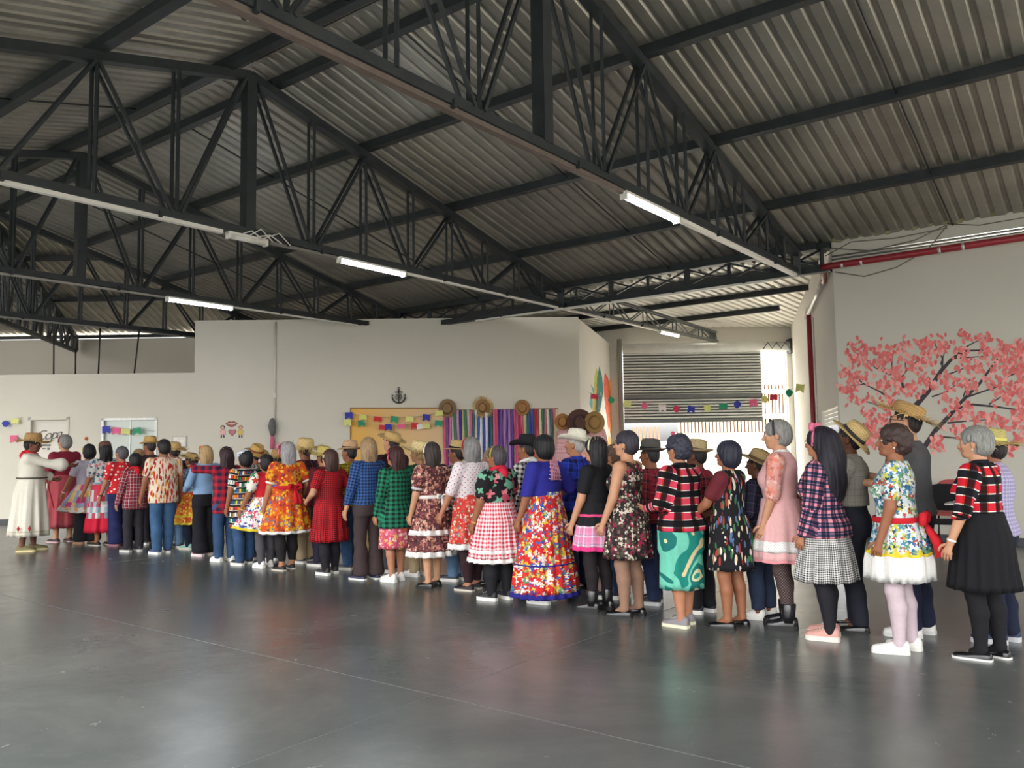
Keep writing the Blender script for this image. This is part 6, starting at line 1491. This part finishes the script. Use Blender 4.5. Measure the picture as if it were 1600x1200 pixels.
# white-robed person at the head of the line, facing back along it
rob = cloth((226, 220, 204))
person(45, 861, 681, 'person in long white robe, red neck scarf and frayed straw hat, reaching out a hand', 0, 1.08, 'm', L4_, ('short', (30, 26, 26)), ('frayed', STR3, None, {'tilt': 4, 'dz': -.005, 'sc': 1.15}),
       (rob, 'bell', 1.0, {'off': .034, 'loose': 1}), (rob, 1.06, .22, .30, {'pleats': 9, 'amp': .018, 'pw': .7, 'trims': ((.30, .285, cloth((196, 186, 160)), .003, 0),)}), None, ('canvas', (112, 104, 66), (214, 196, 140)), ((.14, .26, 1.02), (.10, .50, 1.22)), (-14, -8),
       (('neckscarf', REDC), ('sash', cloth((96, 90, 80)), 1.05, .022), ('glasses', BLACK), ('stole', cloth((170, 36, 44))), ('motif', cloth((190, 60, 70)), (-.09, .05), .315)), face=math.atan2(-.93, .36), group='people standing in the long line', belly=.03, step=.06)

# far row, from the right
person(1566, 1003, 676, 'person in lavender checked shirt and flowered straw hat half hidden at right edge', -4, 1.02, 'm', L3_, ('short', (36, 30, 30)), ('frayed', straw((190, 176, 110)), floral((222, 214, 120), ((30, .5, ((240, 236, 200), (226, 200, 60))),)), {'tilt': 8}),
       (PL_LAV, 'long', .84, {'off': .024, 'loose': 1, 'collar': PL_LAV}), None, ('straight', NAVY), ('sneaker', (48, 54, 84), (206, 206, 210)), near=True)
person(1432, 992, 634, 'tall person in grey tee and glasses with ragged straw hat sloping down behind', 2, 1.06, 'm', L1_, ('crop', (36, 32, 32)), ('flat', STR3, None, {'tilt': 20, 'sc': 1.14, 'dz': .0, 'fringe': True}),
       (cloth((88, 88, 90)), 'short', .86, {'off': .022, 'loose': 1}), None, ('straight', NAVY), ('canvas', (234, 232, 226), (226, 224, 218)), ((.12, .28, 1.10), (.06, .26, 1.14)), (4, 4), (('glasses', BLACK),), near=True, belly=.06)
person(1338, 984, 664, 'person in grey checked shirt and dark trousers with straw hat tipped far back', 4, 1.0, 'm', L4_, ('crop', (30, 28, 28)), ('wide', STR2, cloth((60, 56, 56)), {'tilt': 40, 'dy': -.02, 'dz': -.02}),
       (PL_GREY, 'long', 1.0, {'off': .026, 'loose': 1, 'collar': PL_GREY}), None, ('straight', cloth((40, 42, 52))), ('flat', (26, 26, 28), (30, 30, 30)), ((.14, .28, 1.05), (.14, .28, 1.05)), (0, 8), near=True)
person(1192, 966, 708, 'person in tan hat and dark navy checked shirt with cuffed jeans and white shoes', 0, 1.04, 'm', L4_, ('crop', (30, 28, 30)), ('wide', straw((184, 158, 112)), cloth((110, 90, 66)), {'tilt': 24, 'dy': -.01, 'dz': -.005}),
       (PL_NAVY, 'long', .84, {'off': .024, 'loose': 1}), None, ('straight', denim((44, 54, 76)), .10), ('sneaker', (226, 224, 216), (236, 234, 228)), ((.16, .22, 1.0), (.16, .2, 1.0)), near=True)
person(1096, 957, 694, 'person in beige brimmed hat and dark red checked shirt behind the teal skirt', 0, 1.06, 'm', L4_, ('crop', (30, 28, 30)), ('fedora', straw((180, 160, 120)), cloth((120, 100, 76)), {'tilt': 10}),
       (PL_RED, 'long', .84, {'off': .026, 'loose': 1, 'collar': PL_RED}), None, ('straight', cloth((36, 36, 42))), SN((40, 40, 46)), (None, None), near=True, belly=.03)
person(1022, 943, 694, 'person in dark grey brimmed hat and red checked shirt behind the rose-print dress', 0, 1.05, 'm', L3_, ('crop', (40, 36, 36)), ('fedora', felt((84, 80, 76)), cloth((40, 38, 40)), {'tilt': 6, 'sc': 1.1}),
       (PL_RED, 'long', .84, {'off': .026, 'loose': 1}), None, ('straight', denim((36, 46, 76))), ('sneaker', (34, 34, 38), (200, 200, 200)), near=True)
person(965, 934, 697, 'person with brown hair and straw tufts, in jeans and black and white sneakers', 4, 1.0, 'f', L2_, ('curly', (80, 58, 46)), None,
       (cloth((200, 150, 130)), 'long', .9, {'off': .02}), None, ('straight', denim((44, 56, 92))), SN((44, 44, 50)), (None, None), (0, 0), (('straws', STR, 26),))
person(903, 920, 678, 'person in white cowboy hat and blue checked shirt', 2, 1.06, 'm', L2_, ('crop', (150, 146, 140)), ('cowboy', felt((226, 220, 200)), cloth((206, 196, 170)), {'tilt': 6, 'sc': 1.06}),
       (PL_BLUE, 'long', .84, {'off': .026, 'loose': 1, 'collar': PL_BLUE}), None, ('straight', denim((30, 34, 58))), FL_, (None, None), (8, 4), belly=.04)
person(826, 917, 686, 'person in black cowboy hat and black and white checked shirt', 6, 1.0, 'm', L3_, ('crop', (34, 30, 30)), ('cowboy', felt((30, 30, 33)), cloth((24, 24, 26)), {'tilt': 4}),
       (PL_BW, 'long', .84, {'off': .024, 'loose': 1, 'collar': PL_BW}), None, ('straight', cloth((36, 36, 42))), FL_, (None, None), (4, 0), (('neckscarf', WHT),))
person(770, 913, 702, 'person with pale straw crown between the dotted blouse and the rose blouse', 8, 1.0, 'f', L2_, ('short', (150, 130, 100)), None,
       (cloth((206, 190, 170)), 'long', .86, {'off': .022}), None, ('straight', NAVY), FL_, (None, None), (14, 0), (('straws', STR2, 40), ('neckscarf', GING)))
person(716, 907, 694, 'person in black-banded straw hat, black and white check and pale jeans', 2, 1.0, 'm', L3_, ('crop', (30, 28, 28)), ('fedora', straw((190, 164, 110)), cloth((24, 24, 26)), {'tilt': 10}),
       (PL_BW, 'long', .82, {'off': .024, 'loose': 1}), None, ('straight', JEAN2), SN((50, 52, 58)), (None, None), (12, 0), near=False)
person(656, 900, 694, 'person in pale frayed straw hat and green shirt, beige trousers and white shoes', 0, 1.0, 'f', L1_, ('short', (150, 124, 84)), ('frayed', straw((222, 200, 146)), None, {'tilt': 10, 'sc': 1.08}),
       (cloth((36, 96, 66)), 'long', .84, {'off': .024, 'loose': 1}), None, ('straight', cloth((170, 150, 116))), SN((236, 234, 228)), (None, None), (14, 0))
person(612, 893, 676, 'tall person in straw hat and dark maroon shirt before the orange panel', 0, 1.02, 'm', L1_, ('crop', (40, 32, 30)), ('flat', STR, None, {'tilt': 16, 'dz': -.005}),
       (plaid(.2, [(0, (74, 30, 36)), (.5, (34, 28, 32))]), 'long', .84, {'off': .024, 'loose': 1}), None, ('straight', cloth((84, 84, 88))), SN((40, 40, 44)), (None, None), (6, 4))
person(546, 889, 694, 'person in tan banded hat, yellow and black checked shirt and jeans', 6, 1.02, 'm', L3_, ('crop', (26, 24, 26)), ('fedora', straw((196, 160, 124)), cloth((70, 50, 40)), {'tilt': 4, 'sc': 1.08}),
       (PL_YB, 'long', .84, {'off': .026, 'loose': 1, 'collar': PL_YB}), None, ('straight', JEAN), ('sneaker', (70, 66, 66), (200, 196, 186)), (None, None), (6, 0))
person(505, 884, 701, 'person in yellow frayed straw hat and plain maroon shirt', 0, 1.0, 'm', L2_, ('short', (50, 36, 32)), ('frayed', straw((206, 186, 110)), None, {'tilt': 8}),
       (cloth((96, 34, 44)), 'long', .84, {'off': .024, 'loose': 1}), None, ('straight', cloth((46, 44, 60))), SN((60, 50, 60)), (None, None))
person(476, 879, 690, 'person in big frayed straw hat, dark purple checked shirt and beige trousers', -4, 1.1, 'm', L3_, ('crop', (30, 28, 28)), ('frayed', STR2, None, {'tilt': 8, 'sc': 1.22, 'dz': -.01}),
       (PL_MAR, 'long', .80, {'off': .028, 'loose': 1}), None, ('straight', cloth((176, 156, 124))), SN((60, 54, 52)), ((.22, .22, 1.0), (.24, .1, .85)))
person(399, 873, 699, 'person in brown-edged straw hat and black and white blotched shirt', -4, 1.02, 'm', L3_, ('crop', (30, 28, 28)), ('wide', straw((200, 160, 92)), cloth((130, 74, 50)), {'tilt': 22, 'sc': 1.06}),
       (swirl(((40, 42, 46), (206, 206, 202), (96, 98, 100), (30, 32, 36), (190, 190, 186)), 9), 'long', .84, {'off': .024, 'loose': 1}), None, ('straight', JEAN), SN((60, 64, 80)), (None, None))
person(432, 874, 706, 'person in ragged straw hat nearly hidden behind the orange dress', 0, 1.0, 'f', L2_, ('short', (40, 34, 32)), ('frayed', STR3, None, {'tilt': 6, 'dz': .0}),
       (cloth((150, 40, 50)), 'long', .84, {'off': .022}), None, ('straight', NAVY), SN((60, 60, 66)), (None, None))
person(270, 857, 694, 'person in frayed straw hat and dark checked shirt behind the chilli-print shirt', 0, 1.02, 'm', L4_, ('crop', (28, 26, 26)), ('frayed', STR, None, {'tilt': 8, 'sc': .98}),
       (PL_MAR, 'long', .82, {'off': .026, 'loose': 1}), None, ('straight', JEAN2), SN((50, 44, 44)), ((.24, .05, .8), (.2, .2, 1.0)))
person(231, 850, 686, 'tall person in straw hat, glasses and dark brown shirt in the far row at left', 4, 1.02, 'm', L3_, ('crop', (34, 28, 28)), ('fedora', straw((200, 162, 98)), cloth((176, 136, 84)), {'tilt': 2, 'sc': 1.04}),
       (cloth((62, 46, 46)), 'long', .84, {'off': .026, 'loose': 1}), None, ('straight', cloth((52, 48, 54))), SN((40, 40, 44)), (None, None), (10, 0), (('glasses', BLACK),))
person(214, 848, 702, 'person with light brown hair and white shirt glimpsed between the two rows at left', 8, .98, 'f', L2_, ('short', (140, 112, 80)), None,
       (WHT, 'long', .84, {'off': .022}), None, ('straight', NAVY), SN((200, 200, 204)), (None, None), (20, 0))
